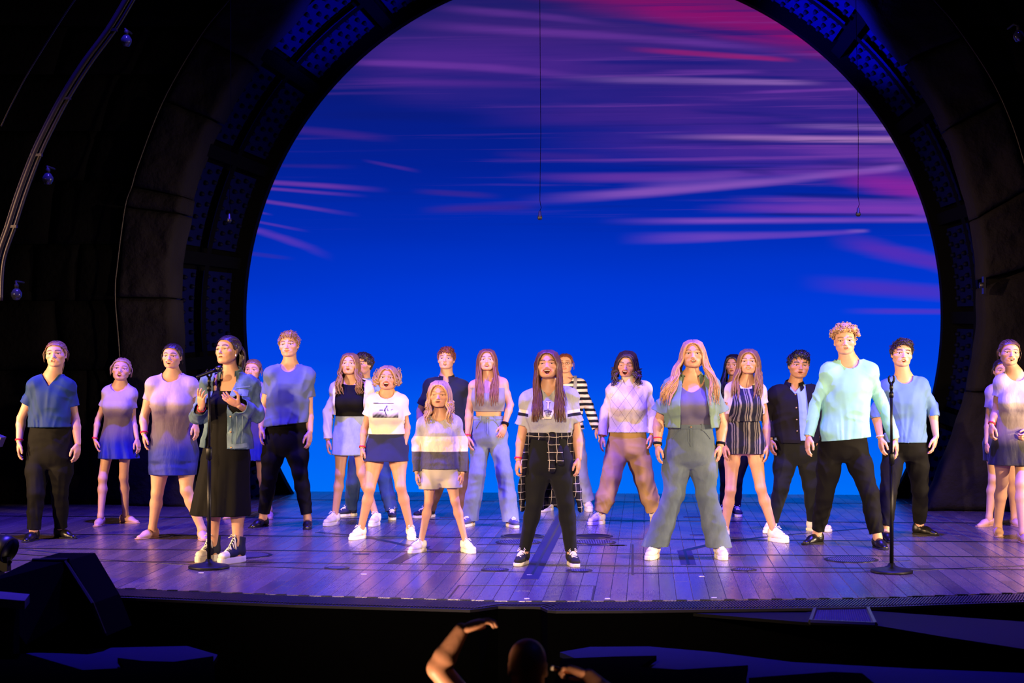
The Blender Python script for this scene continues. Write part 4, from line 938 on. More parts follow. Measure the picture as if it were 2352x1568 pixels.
def arm_param(R, V):
    """for each vertex: arc length along the nearer arm (fraction) and its distance to that arm's axis"""
    best = np.full(len(V), 9.0); sp = np.zeros(len(V)); which = np.zeros(len(V), int)
    for i, (j, e, w) in enumerate(R.arms):
        L1, L2 = np.linalg.norm(e - j), np.linalg.norm(w - e); tot = L1 + L2; ext = w + (w - e) * .5
        for a, b, o, L in ((j, e, 0, L1), (e, ext, L1, L2 * 1.5)):
            ab = b - a; t = np.clip(((V - a) @ ab) / (ab @ ab), 0, 1); d = np.linalg.norm(V - a - t[:, None] * ab, axis=1); m_ = d < best - 1e-6
            best[m_] = d[m_]; sp[m_] = (o + t[m_] * L) / tot; which[m_] = i
    return best, sp, which
def leg_param(R, V):
    best = np.full(len(V), 9.0); sp = np.zeros(len(V))
    for (h, k, a) in R.legs:
        L1, L2 = np.linalg.norm(k - h), np.linalg.norm(a - k); tot = L1 + L2; ext = a + (a - k) * .4
        for p0, p1, o, L in ((h, k, 0, L1), (k, ext, L1, L2 * 1.4)):
            ab = p1 - p0; t = np.clip(((V - p0) @ ab) / (ab @ ab), 0, 1); d = np.linalg.norm(V - p0 - t[:, None] * ab, axis=1); m_ = d < best - 1e-6; best[m_] = d[m_]; sp[m_] = (o + t[m_] * L) / tot
    return best, sp
def folds(V, N, amp, seed, sc_=(9, 9, 4.5)):
    if amp <= 0: return V
    w = V + .06 * np.stack([vnoise(V, 4, seed + 1), vnoise(V, 4, seed + 2), vnoise(V, 4, seed + 3)], 1)
    x, y, z = w[:, 0] - V[:, 0].mean(), w[:, 1], w[:, 2]; z = z - z.mean(); sg = np.tanh(x * 5); ph = .45
    def ridge(a, b, k): n = vnoise(np.stack([a * k, y * 8, b * 4.5], 1), 1.0, seed + int(k)); return 1 - 4 * np.abs(n)
    ac, al = x * math.cos(ph) - z * math.sin(ph) * sg, x * math.sin(ph) * sg + z * math.cos(ph)
    n1 = ridge(ac, al, 20.0); n2 = ridge(z + .35 * x * sg, x, 15.0); n3 = vnoise(w * np.array(sc_), 1.0, seed + 9)
    return V + N * (amp * (.65 * n1 + .45 * n2 + .8 * n3 - .20))[:, None]
def garment(R, par, kind, name, mat, o):
    mat = mat(R) if callable(mat) else mat
    p = R.p; f = R.core.like(); e = o.get('ease', .010); s = R.s; seed = hash_s(p['label'] + name)
    zY = lambda k, d: R.zpx(o[k]) if k in o else d
    if kind in ('top', 'jacket', 'dress', 'romper'):
        f.D[:] = R.trunk.D - e
        bl = o.get('loose', .012); hem = zY('hem', R.zc + .05); rows = [r for r in R.torso_rows(e + .004, bl) if r[0] > hem + .03]
        if 'hemw' in o:
            hx0, hx1 = o['hemw']; a, b = R.J(hx0, o['hem'])[0], R.J(hx1, o['hem'])[0]; cx_, hw = (a + b) / 2, (b - a) / 2
        else: cx_, hw = R.cxz(hem), R.hipa + e + bl
        hd = o.get('hemd', .118 * R.dep + e + bl * .6)
        rows = [(hem - .03, cx_, .004, hw, hd), (hem + .01, cx_, .004, hw, hd)] + [r for r in rows if r[0] > hem + .06]
        TPg = prof(rows, R.ty, o.get('n', 2.3)); f.add(TPg, .02)
        if R.fem and not R.ch and o.get('bust', 1):
            bz = R.zc + R.T_ * .70
            for sg in (-1, 1): f.add(ell(np.array([R.cxz(bz) + sg * R.ca * .46, -.088 * R.dep + R.lean * .7, bz]), ((.066 + e) * s, (.050 + e) * s, (.066 + e) * s)), .06)
        sl = o.get('sleeve', .36)
        if sl > 0:
            r0, r1 = o.get('sr', (R.ar * 1.12 + e + .006, R.ar * 1.0 + e + .010))
            for (j, el, w) in R.arms:
                f.add(ell(j, (max(.050 * s + e, r0 * .84),) * 3), .07)
                L1, L2 = np.linalg.norm(el - j), np.linalg.norm(w - el); Lt = sl * (L1 + L2) + .02
                pts = [j + [0, 0, -.012]]; rr = [r0 * .86]
                if Lt > L1: pts += [el]; rr += [r0 + (r1 - r0) * L1 / Lt]; pts += [el + (w - el) * (Lt - L1) / L2]; rr += [r1]
                else: pts += [j + (el - j) * Lt / L1]; rr += [r1]
                mn = [R.ar * 1.06 + .010, R.ar * .88 + .010, R.ar * .62 + .010] if len(pts) == 3 else [R.ar * 1.06 + .010, R.ar * .95 + .012]; rr = [max(x, y) for x, y in zip(rr, mn)]
                for a in range(len(pts) - 1): f.add(cone(pts[a], pts[a + 1], rr[a], rr[a + 1]), .030 if a == 0 else .006)
    elif kind == 'pants':
        f.D[:] = R.core.D - e; wz = zY('waist', R.zc + R.T_ * .40); lr_ = o['lr']      # radii thigh, knee, hem
        rows = [r for r in R.torso_rows(e, o.get('loose', .004)) if r[0] < wz + .05]; f.add(prof(rows, R.ty, 2.3), .02)
        for (h, k, a) in R.legs:
            q = h + (k - h) * .4; m_ = k + (a - k) * .55; en = a + (a - k) * .12
            f.add(cone(h, q, lr_[0] * .94, lr_[0]), .045); f.add(cone(q, k, lr_[0], lr_[1]), .03); f.add(cone(k, m_, lr_[1], (lr_[1] + lr_[2]) / 2 + o.get('bag', 0)), .02); f.add(cone(m_, en, (lr_[1] + lr_[2]) / 2 + o.get('bag', 0), lr_[2]), .02)
    elif kind == 'skirt':
        pass
    if kind in ('skirt', 'dress'):
        hz_ = R.zpx(o['shem']); x0, x1 = [R.J(x, o['shem'])[0] for x in o['shemw']]; wz = zY('waist', R.zc + R.T_ * .44) if kind == 'skirt' else zY('swaist', R.zc + R.T_ * .46)
        c_, hw = (x0 + x1) / 2, (x1 - x0) / 2; wr = R.wa + e + .006; hd = o.get('shemd', hw * .80); hip_z = R.zc + R.T_ * .14
        rows = [(hz_ - .03, c_, .0, hw, hd), (hz_ + .01, c_, 0, hw, hd)]
        if hip_z > hz_ + .1: rows += [(hip_z, R.cxz(hip_z), .008, max(R.hipa + e + .008, hw + (wr - hw) * (hip_z - hz_) / (wz - hz_) * 1.0), max(.118 * R.dep + e, hd + (.1 - hd) * (hip_z - hz_) / (wz - hz_)))]
        rows += [(wz, R.cxz(wz), .0, wr, .092 * R.dep + e), (wz + .05, R.cxz(wz), .0, wr, .092 * R.dep + e)]
        SP = prof(rows, R.ty, 2.1, o.get('pleat')); 
        if kind == 'skirt': f.D[:] = np.where(f.ax[2][None, None, :] > hz_ - .02, R.core.D - e, .5)
        if kind == 'dress': f.D[:] = np.minimum(f.D, np.where((f.ax[2][None, None, :] > hz_ - .02) & (f.ax[2][None, None, :] < wz), R.core.D - e, .5))
        f.add(SP, .03)
    V, Q = f.mesh(); T = tris(Q)
    if kind in ('top', 'jacket', 'dress', 'romper'):
        def armreg(V):
            d, sp, wh = arm_param(R, V); dt = TPg.at(V)
            if kind == 'dress': dt = np.minimum(dt, SP.at(V))
            return ((d - R.ar - e) < np.maximum(dt, .0) + .004) & (sp > .14) & (sp < sl + .32) & (d < R.ar + e + .06), sp
        low = R.zpx(o['shem']) if kind == 'dress' else hem
        if kind == 'dress': # core field reaches down the legs: hide it inside the skirt
            pass
        ia, sp = armreg(V); slope = o.get('slope', 0.0)
        da, sp, _w = arm_param(R, V); sr_ = o.get('sr', (R.ar * 1.12 + e + .006, R.ar + e + .010))
        rmf = lambda sp: (sr_[0] + (sr_[1] - sr_[0]) * np.clip(sp / max(sl, .01), 0, 1) + .010) if sl > 0 else 0.0
        rm = rmf(sp)
        hf = low + slope * (V[:, 0] - R.cxz(low)) - V[:, 2]; V, T = clip(V, T, np.where((sp < sl + .18) & (sl > 0), np.minimum(hf, da - rm), hf))
        ia, sp = armreg(V); 
        if sl > 0: V, T = clip(V, T, np.where(ia, sp - sl, -1.0))
        # neckline
        nk = o.get('neck', ('round', .075, .03)); V, T = clip(V, T, V[:, 2] - (R.zs + nk[3] if len(nk) > 3 else R.zs + .052))
        cx0 = R.nx
        if nk[0] == 'round':
            w, dr = nk[1], nk[2]; c = np.array([cx0, -.035 + R.lean, R.zs + .055]); r = np.array([w, .105, .055 + dr]); V, T = clip(V, T, 1 - np.linalg.norm((V - c) / r, axis=1))
        elif nk[0] == 'v':
            w, dr = nk[1], nk[2]; zz = R.zs + .03; g = np.minimum(w * np.clip((V[:, 2] - (zz - dr)) / dr, -1, 1.6) - np.abs(V[:, 0] - cx0), (-.0 + R.lean) - V[:, 1]); V, T = clip(V, T, np.where(V[:, 2] > zz - dr - .01, g, -.05))
            c = np.array([cx0, .0 + R.lean, R.zs + .05]); r = np.array([.072, .075, .05]); V, T = clip(V, T, 1 - np.linalg.norm((V - c) / r, axis=1))
        elif nk[0] == 'tank':      # everything above a line goes except two straps
            w, dr, zt = nk[1], nk[2], R.zpx(nk[4]); c = np.array([cx0, -.02, R.zs + .05]); g = V[:, 2] - (zt + (nk[5] if len(nk) > 5 else 0) * np.clip(np.abs(V[:, 0] - cx0) / .1, 0, 1) ** 2)
            strap = np.abs(np.abs(V[:, 0] - cx0) - w) - dr; V, T = clip(V, T, np.minimum(g, strap))
        if 'bib' in o:
            w0, w1, z0_, z1_ = o['bib'][0], o['bib'][1], R.zpx(o['bib'][2]), R.zpx(o['bib'][3]); V, T = clip(V, T, np.abs(V[:, 0] - R.nx) - np.interp(V[:, 2], [z1_, z0_], [w1, w0]))
        if 'open' in o:       # front opening: rows of (y px, xl, xr)
            a = np.array([(R.zpx(y), R.J(x0, y)[0], R.J(x1, y)[0]) for y, x0, x1 in sorted(o['open'], reverse=True)]); xl, xr = np.interp(V[:, 2], a[:, 0], a[:, 1]), np.interp(V[:, 2], a[:, 0], a[:, 2])
            ia, sp = armreg(V); g = np.minimum(np.minimum(V[:, 0] - xl, xr - V[:, 0]), (.0 + R.lean) - V[:, 1]); da, sp, _w = arm_param(R, V); V, T = clip(V, T, np.where(sp > .3, np.minimum(g, da - rmf(sp)), g))
    elif kind == 'pants':
        V, T = clip(V, T, V[:, 2] - wz); L = o.get('len', .98)
        if 'hems' in o:      # hem heights in px for each leg
            zz = np.where(V[:, 0] < R.cr[0], R.zpx(o['hems'][0]), R.zpx(o['hems'][1])); V, T = clip(V, T, zz - V[:, 2])
        else:
            d, sp = leg_param(R, V); V, T = clip(V, T, np.where(V[:, 2] < R.zc, sp - L, -1.0))
    elif kind == 'skirt':
        V, T = clip(V, T, V[:, 2] - wz); V, T = clip(V, T, hz_ - V[:, 2])
    if kind == 'pants' and o.get('wb'):
        N_ = normals(V, T); v2, t2 = clip(V + N_ * .004, T, (wz - .036) - V[:, 2])
    # drop stray islands of the field (chest hidden behind arms etc. stay)
    N = normals(V, T); V = folds(V, N, o.get('fold', .006), seed, o.get('fs', (9, 9, 4.5)))
    V, T = hem_lip(V, T); ob = mesh_obj(name, V, T, mat, par)
    if kind in ('top', 'jacket', 'dress', 'romper'): R.bvh = BVHTree.FromPolygons([tuple(v) for v in V], [tuple(map(int, t)) for t in T])
    if kind == 'pants':
        R.pbvh = BVHTree.FromPolygons([tuple(v) for v in V], [tuple(map(int, t)) for t in T])
        if o.get('wb'): mesh_obj('waistband', *hem_lip(v2, t2), mat, ob); fly(R, ob, wz, mat)
    R.last = (V, T); R.lasto = ob; return ob
BRASS = plain('button_metal', (150, 130, 110), .4, .8)
def fly(R, ob, wz, mat):
    def on(x, z, off=.006):
        h = R.pbvh.ray_cast(Vector((x, -.9, z)), Vector((0, 1, 0))); return np.array([x, (h[0].y if h[0] is not None else -.12) - off, z])
    x0 = R.cxz(wz); zb = max(R.zc + .04, wz - .17)
    for nm, xs, zs_, w in (('fly_seam', [x0] * 8, np.linspace(wz - .03, zb, 8), .012), ('fly_seam', [x0 - .022] * 5 + [x0 - .018, x0 - .008, x0], np.linspace(wz - .03, zb, 8), .004)):
        V = []
        for x, z in zip(xs, zs_): V += [on(x - w / 2, z), on(x + w / 2, z)]
        mesh_obj(nm, np.array(V), np.array([(2 * k, 2 * k + 1, 2 * k + 3, 2 * k + 2) for k in range(7)]), mat, ob)
    for sg in (-1, 1):
        P = [on(x0 + sg * (R.wa * .48 + R.hipa * .40 * t), wz - .04 - .075 * t ** 2 * (1.6 - .6 * t), .004) for t in np.linspace(0, 1, 8)]; mb = MB(); mb.tube(P, .0030, 5); mb.obj('pocket_seam', mat, ob, True)
        mb = MB(); q = on(x0 + sg * R.wa * .55, wz - .016, .006); mb.box(q, (.006, .003, .024)); mb.obj('belt_loop', mat, ob)
    mb = MB(); mb.lathe([(.009, 0), (.009, .003), (.004, .005)], tuple(on(x0, wz - .018, .008)), 10, 'y'); mb.obj('button', BRASS, ob, True)
def hash_s(t): return sum((i + 3) * ord(c) for i, c in enumerate(t)) % 97

# ---- hair
HLY = [-.6, -.36, -.28, -.20, -.13, -.07, .0, .07, .14, .24, .4]
HLZ = [.36, .345, .30, .20, .06, -.03, -.02, -.04, -.16, -.36, -.40]
def hair(R, par, style, colr, o={}):
    hh, H = R.hh, R.H; mat = hair_mat(colr); rnd = random.Random(hash_s(R.p['label'])); t = o.get('vol', .032)
    u = lambda *q: np.array(q) * hh
    Fd = Field(u(-.50, -.52, -.50), u(.50, .70, .72), .0058); Fd.add(ell(u(0, .06, .14), u(.325 + t, .42 + t, .355 + t)), 0)
    if style in ('long', 'bob'): Fd.add(ell(u(0, .10, -.10), u(.34 + t, .34 + t, .42)), .08 * hh)
    if style == 'short':
        Fd.add(ell(u(.03, -.10, .40), u(.26, .26, .13 + o.get('quiff', .04))), .08 * hh); Fd.add(ell(u(0, .12, .05), u(.345, .36, .40)), .05 * hh)
    if style == 'bun': Fd.add(ell(u(.02, .42, .22 + o.get('bunz', 0)), u(.14, .13, .14)), .03 * hh)
    if style == 'curly':
        for k in range(230):
            a, b = rnd.random() * 6.28, rnd.random() ** .8 * 1.5; q = np.array([math.sin(b) * math.cos(a) * .36, .06 + math.sin(b) * math.sin(a) * .44, .16 + .40 * math.cos(b)])
            if q[1] < -.05 and q[2] < .30: continue
            q = q + nrm(q - [0, .06, .1]) * (.03 + .05 * rnd.random()); Fd.add(ell(u(*q), u(*(np.ones(3) * (.038 + .028 * rnd.random())))), .02 * hh)
        for k in range(26):
            x = -.33 + .66 * rnd.random(); Fd.add(ell(u(x, -.30 + .22 * x * x * 4 * .5 + .05 * rnd.random(), .38 + .1 * rnd.random()), u(.055, .06, .05)), .02 * hh)
    V, Q = Fd.mesh(); T = tris(Q); U = V / hh; dz = o.get('line', 0.0)
    zl = np.interp(U[:, 1], HLY, np.array(HLZ) + dz * (np.array(HLY) < -.1)); 
    if style in ('long', 'bob') : zl = np.where((U[:, 1] > -.12), np.minimum(zl, -.45), zl)
    if style == 'curly': zl = np.where(U[:, 1] > .1, np.maximum(zl, -.2), np.where(U[:, 1] < -.12, np.maximum(zl, .27), np.maximum(zl, .06)))
    if style == 'short': zl = np.where(U[:, 1] > .1, np.maximum(zl, -.28), zl)
    zl = zl + .02 * vnoise(U, 14, 2)
    V, T = clip(V, T, (zl - U[:, 2]) * hh); N = normals(V, T); U = V / hh
    V = V + N * (.030 * hh * vnoise(U * [16, 5, 5], 1.0, 5) + .012 * hh * vnoise(U, 18, 8))[:, None]
    if style == 'long' or o.get('part'): # parting
        V = V - N * (.008 * hh * np.exp(-((U[:, 0] - o.get('px', 0)) / .02) ** 2) * (U[:, 2] > .3))[:, None]
    VV, TT = [V @ R.HR.T + R.hc], [T]; n = len(V); QQ = []
    def lock(path, r0, r1, sides=5, rings=11):
        nonlocal n
        P = smooth_path(path, rings); tt = np.linspace(0, 1, rings); r = (r0 + (r1 - r0) * tt ** 1.5) * (.35 + .65 * np.minimum(1, tt * 4 + .2)); v, q, _ = tube_np(P, r, sides); VV.append(v); QQ.append(q + n); n += len(v)
    if style in ('long', 'bob'):
        zend = R.zpx(o['end']) if 'end' in o else R.zs - .1; wave = o.get('wave', .006); nl = int(o.get('n', 30) * 2.3); ph0 = {-1: rnd.random() * 6, 1: rnd.random() * 6}; fr = o.get('front', .55); spr = o.get('spread', .0)
        for s_ in (-1, 1):
            frs = fr[0 if s_ < 0 else 1] if isinstance(fr, tuple) else fr
            for k in range(nl):
                y0 = -.31 + .71 * (k + rnd.random()) / nl; sq_ = math.sqrt(max(.1, 1 - ((y0 - .06) / .47) ** 2)); px = o.get('px', 0); ph = ph0[s_] + rnd.random() * 1.6 + 2.5 * y0
                pts = [H((px + s_ * .004, y0, .14 + .380 * sq_)), H((s_ * .24 * sq_ + px * .3, y0 - .01, .14 + .31 * sq_)), H((s_ * (.365 + .01 * rnd.random()) * max(sq_, .75), y0 + .02, .08)), H((s_ * (.375 + spr * .3 + .03 * rnd.random()) * max(sq_, .72), y0 * .8 + .04, -.22))]
                front = (k / nl) < frs; sx = o.get('sx', (.105, .105))[0 if s_ < 0 else 1]; m_ = 5; p3 = pts[-1].copy()
                kq = 0; ex = R.nx + s_ * (sx + spr * .2 + (rnd.random() - .5) * .085) ; ze = zend + .14 * abs(rnd.random()) ** 1.6 + (.04 if not front else 0)
                kf = min(1, max(0, (R.zs + .05 - ze) / .16)); ex = ex * kf + (p3[0] + s_ * (.004 + .022 * rnd.random())) * (1 - kf)
                for j in range(1, m_ + 1):
                    tt = j / m_; z = p3[2] + (ze - p3[2]) * tt; x = p3[0] + (ex - p3[0]) * min(1, tt * 1.2); y = p3[1] + ((-.13 if front else .12) - p3[1]) * min(1, tt * 1.5) * kf
                    x += wave * math.sin(ph + tt * o.get('wf', 7.0)); y += wave * math.cos(ph + tt * o.get('wf', 7.0)) * .6
                    if R.bvh is not None and z < R.zs + .01:
                        if front:
                            hit = R.bvh.ray_cast(Vector((x, -.6, z)), Vector((0, 1, 0)))
                            if hit[0] is not None and hit[0].y < .1: y = min(y, hit[0].y - .012 - .012 * rnd.random())
                        else:
                            hit = R.bvh.ray_cast(Vector((x, .6, z)), Vector((0, -1, 0)))
                            if hit[0] is not None: y = max(y, hit[0].y + .012)
                    pts.append(np.array([x, y, z]))
                for _ in range(2):
                    for i in range(4, len(pts) - 1): pts[i][1] = min(pts[i][1], .5 * (pts[i - 1][1] + pts[i + 1][1])) if front else max(pts[i][1], .5 * (pts[i - 1][1] + pts[i + 1][1]))
                lock(pts, (.0105 + .004 * rnd.random()) * o.get('thick', 1), .0018, 4, 15)
    if style == 'curly':
        Us, Nn = V / hh, normals(V, T)
        for k in range(260):
            i = rnd.randrange(len(Us)); q, nq = Us[i], Nn[i]
            if q[2] < .12 and rnd.random() < .6: continue
            t1 = nrm(np.cross(nq, [rnd.random() - .5, rnd.random() - .5, rnd.random() - .5])); r = .026 + .022 * rnd.random(); c_ = q + nq * .012
            lock([H(c_ + (t1 * math.cos(a) + nq * math.sin(a)) * r + np.cross(t1, nq) * a * .006) for a in np.linspace(-.6, 4.2, 6)], .0052, .002, 4, 9)
    if style == 'short':
        cwn = np.array([o.get('swp', .1) * -.3, .22, .52]); Us, Nn = V / hh, normals(V, T)
        for k in range(760):
            i = rnd.randrange(len(Us)); q, nq = Us[i], Nn[i]
            fl = nrm(q - cwn + np.array([o.get('swp', .1) * (1 if q[2] > .2 else 0), -.1 if q[2] > .3 else 0, 0])); fl = fl - nq * (fl @ nq); fl = nrm(fl + .38 * np.array([rnd.random() - .5, rnd.random() - .5, rnd.random() - .5]))
            L = o.get('tuft', .12) * (.5 + .9 * rnd.random()) * (1 if q[2] > .15 else .6); up_ = (.016 if q[2] > .3 else .003) * (.4 + rnd.random())
            lock([H(q - nq * .02), H(q + fl * L * .35 + nq * up_ * .8), H(q + fl * L * .75 + nq * up_), H(q + fl * L + nq * (up_ * .5 - .008))], .0045, .0012, 4, 5)
    if style in ('pony', 'bun'):
        for k in range(90):    # combed strands that lie on the scalp
            s_ = rnd.choice((-1, 1)); y0 = -.24 + .3 * rnd.random(); x0 = s_ * (.03 + .24 * rnd.random()); 
            z0 = .14 + .39 * math.sqrt(max(0.02, 1 - (x0 / .36) ** 2 - ((y0 - .06) / .455) ** 2)); e_ = np.array([0, .44, .15])
            q = np.array([x0, y0, z0]); m1 = q * .6 + e_ * .4; m1 = np.array([0, .06, .14]) + (m1 - [0, .06, .14]) / max(1e-6, np.linalg.norm((m1 - [0, .06, .14]) / [.36, .455, .39])); m2 = q * .25 + e_ * .75; m2 = np.array([0, .06, .14]) + (m2 - [0, .06, .14]) / max(1e-6, np.linalg.norm((m2 - [0, .06, .14]) / [.36, .455, .39]))
            lock([H(q), H(m1), H(m2), H(e_)], .0045, .004, 4, 8)
    if style == 'pony':
        px = o.get('ponyx', 0)
        for k in range(34):
            a = rnd.random() * 6.28; r = rnd.random() ** .5 * .10; e_ = np.array([px * .5, .46, .16])
            q = [H((0, .42, .16)), H(e_ + [r * math.cos(a), .06, r * math.sin(a)]), H(e_ + [px + r * math.cos(a), .12, -.25 + r * .3]), H(e_ + [px * 1.3 + r * math.cos(a) * 1.2, .08, -.6]), H(e_ + [px * 1.4 + r * math.cos(a) * .6, .04, -.6 - o.get('plen', .35) * (.7 + .3 * rnd.random())])]
            lock(q, .013, .004, 5, 12)
    for k in range(o.get('wisps', 0 if style in ('short', 'curly') else 10)):
        s_ = rnd.choice((-1, 1)); y0 = -.15 + .3 * rnd.random(); lock([H((s_ * .33, y0, .2)), H((s_ * (.39 + .03 * rnd.random()), y0 - .02, .02)), H((s_ * (.37 + .05 * rnd.random()), y0 + .02, -.18 - .15 * rnd.random()))], .0022, .001, 3, 7)
    mesh_obj('hair', np.vstack(VV), [np.vstack(TT)] + ([np.vstack(QQ)] if QQ else []), mat, par)

# ---- small worn things
def ring_band(R, par, name, side, mat, t=.0, w=.0065, rr=1.08, off=0.0):
    j, e, w_ = R.arms[0 if side == 'A' else 1]; d = nrm(w_ - e); c = w_ + d * (-.012 + off); ref = nrm(np.cross(d, [0, 1, 0])); b = np.cross(d, ref); r = R.ar * .56 * rr + .004
    V = []; n = 18; prf = ((-w, 0), (-w, .003), (w, .003), (w, 0))
    for k in range(n):
        a = 2 * math.pi * k / n
        for dz, dr in prf: V.append(c + d * dz + (ref * math.cos(a) + b * math.sin(a)) * (r + dr))
    Q = [(k * 4 + i, k * 4 + (i + 1) % 4, ((k + 1) % n) * 4 + (i + 1) % 4, ((k + 1) % n) * 4 + i) for k in range(n) for i in range(4)]
    return mesh_obj(name, np.array(V), np.array(Q), mat, par, True)
def band(side, mat=None, **k): return lambda R, par: ring_band(R, par, 'wristband', side, mat or RED, **k)
def collar(mat, gap=.35, w=.062, h=.045, drop=.0, r=1.0):
    def fn(R, par):
        V = []; n = 30; c = R.nb + [0, -.008, .040]
        for k in range(n + 1):
            a = gap + (2 * math.pi - 2 * gap) * k / n; fr = .5 + .5 * math.cos(a); d = np.array([math.sin(a), -math.cos(a), 0]); dz = -.045 * fr - drop * fr
            point = .03 * math.exp(-((min(k, n - k)) / 2.2) ** 2)
            V += [c + d * (w * r - .004) + [0, 0, .005 + dz], c + d * (w * r) + [0, 0, h + dz], c + d * (w * r + .012) + [0, 0, h - .004 + dz], c + d * (w * r + .030) + [0, 0, .002 + dz - point]]
        Q = [(k * 4 + i, k * 4 + 4 + i, k * 4 + 5 + i, k * 4 + 1 + i) for k in range(n) for i in range(3)]
        mesh_obj('collar', np.array(V), np.array(Q), mat, par, True)
    return fn
def on_front(R, x, z, off=.004):
    h = R.bvh.ray_cast(Vector((x, -.9, z)), Vector((0, 1, 0))); return np.array([x, (h[0].y if h[0] is not None else -.12) - off, z])
def decal(R, par, name, x0, y0, x1, y1, nx, ny, fn, mat):
    """printed patch laid on the front of the last garment; fn(u,v)->rgb or None"""
    V = []; C = []; idx = {}
    a, b = R.J(x0, y0), R.J(x1, y1)
    for j in range(ny + 1):
        for i in range(nx + 1):
            V.append(on_front(R, a[0] + (b[0] - a[0]) * i / nx, a[2] + (b[2] - a[2]) * j / ny)); c = fn(i / nx, j / ny); C.append(c if c is not None else (-1, 0, 0))
    Q = [(j * (nx + 1) + i, (j + 1) * (nx + 1) + i, (j + 1) * (nx + 1) + i + 1, j * (nx + 1) + i + 1) for j in range(ny) for i in range(nx)]
    Q = [q for q in Q if sum(C[k][0] >= 0 for k in q) >= 3]; C = [c if c[0] >= 0 else (.5, .5, .5) for c in C]
    if Q: mesh_obj(name, np.array(V), np.array(Q), mat, par, True, np.array(C))
def print_mat():
    t = NT('ink_print'); a = t.n('ShaderNodeAttribute', attribute_name='Col'); return t.out(a.outputs['Color'], .8, 0, .2)
INK = print_mat()
def strip_on(R, par, name, pts, w, mat, off=.005, n=10):
    """flat strap lying on the front of the last garment, through px points"""
    P = smooth_path([R.J(*q) for q in pts], n); V = []
    for k in range(n):
        d = P[min(k + 1, n - 1)] - P[max(k - 1, 0)]; nn = nrm([-d[2], 0, d[0]]) * w / 2
        for sg in (-1, 1):
            q = P[k] + nn * sg; V.append(on_front(R, q[0], q[2], off))
    mesh_obj(name, np.array(V), np.array([(2 * k, 2 * k + 1, 2 * k + 3, 2 * k + 2) for k in range(n - 1)]), mat, par)
def buttons(pts, r, mat, name='button'):
    def fn(R, par):
        for x, y in pts:
            q = R.J(x, y); c = on_front(R, q[0], q[2], .003); mb = MB(); mb.lathe([(r, 0), (r, .003), (r * .7, .005), (r * .2, .004)], tuple(c), 10, 'y'); mb.obj(name, mat, par, True)
    return fn
# ================================================================= the cast
def ombre(name, c_top, c_bot, z0, z1, mid=None, rough=.6):
    t = NT(name); Z = t.xyz()[2]; f = t.rng(t.math('MULTIPLY_ADD', t.noise((1, 1, 1), 4), .08, Z), z0, z1)
    c = t.mix(f, lin(c_bot), lin(c_top))
    if mid: c = t.mix(t.math('MULTIPLY', t.math('MULTIPLY', f, t.math('SUBTRACT', 1.0, f)), 3.6), c, lin(mid))
    t.bump(t.noise((1.2, 1.2, .4), 14, 3), .25, .03); return t.out(c, rough, 0, .3, .1)
def denim(name, c, fade=.5, sc_=7, light=1.6, lift=.04):
    t = NT(name); l = lin(c); n = t.noise((1, 1, .6), sc_, 4); g = t.noise((1, 1, .12), 190, 2); w = t.noise((1, 1, .5), 12, 2)
    col = t.mix(t.math('MULTIPLY', t.rng(n, .35, .72), fade), l, tuple(min(.9, x * light + lift) for x in l)); col = t.mix(t.math('MULTIPLY', g, .35), col, tuple(x * .55 for x in l))
    t.bump(t.math('MULTIPLY_ADD', g, .05, w), .22, .03); return t.out(col, .85, 0, .2, .05)
def stripes_z(name, ca, cb, period, ph=0.0, duty=.5):
    t = NT(name); X, Y, Z = t.xyz(); w = t.math('MULTIPLY_ADD', t.noise((1, 1, 1), 6), .02, Z)
    f = t.math('FRACT', t.math('MULTIPLY_ADD', w, 1 / period, ph)); m_ = t.rng(t.math('ABSOLUTE', t.math('SUBTRACT', f, .5)), duty / 2 - .03, duty / 2 + .03)
    t.bump(t.noise((1, 1, 1), 18, 3), .3, .03); return t.out(t.mix(m_, lin(ca), lin(cb)), .85, 0, .2)
def stripes_x(name, cols, period):
    t = NT(name); X, Y, Z = t.xyz(); a = t.math('ADD', t.math('MULTIPLY_ADD', t.noise((.6, .6, 1), 7), .03, X), t.math('MULTIPLY', Y, .25)); f = t.math('FRACT', t.math('MULTIPLY', a, 1 / period))
    r = t.n('ShaderNodeValToRGB'); r.color_ramp.interpolation = 'CONSTANT'; e = r.color_ramp.elements; e[0].color = lin(cols[0][1]) + (1,); e[1].position = cols[1][0]; e[1].color = lin(cols[1][1]) + (1,)
    for q, c in cols[2:]: k = e.new(q); k.color = lin(c) + (1,)
    t.link(f, r.inputs[0]); t.bump(t.noise((1, 1, .5), 18, 3), .4, .03); return t.out(r.outputs[0], .85, 0, .2)
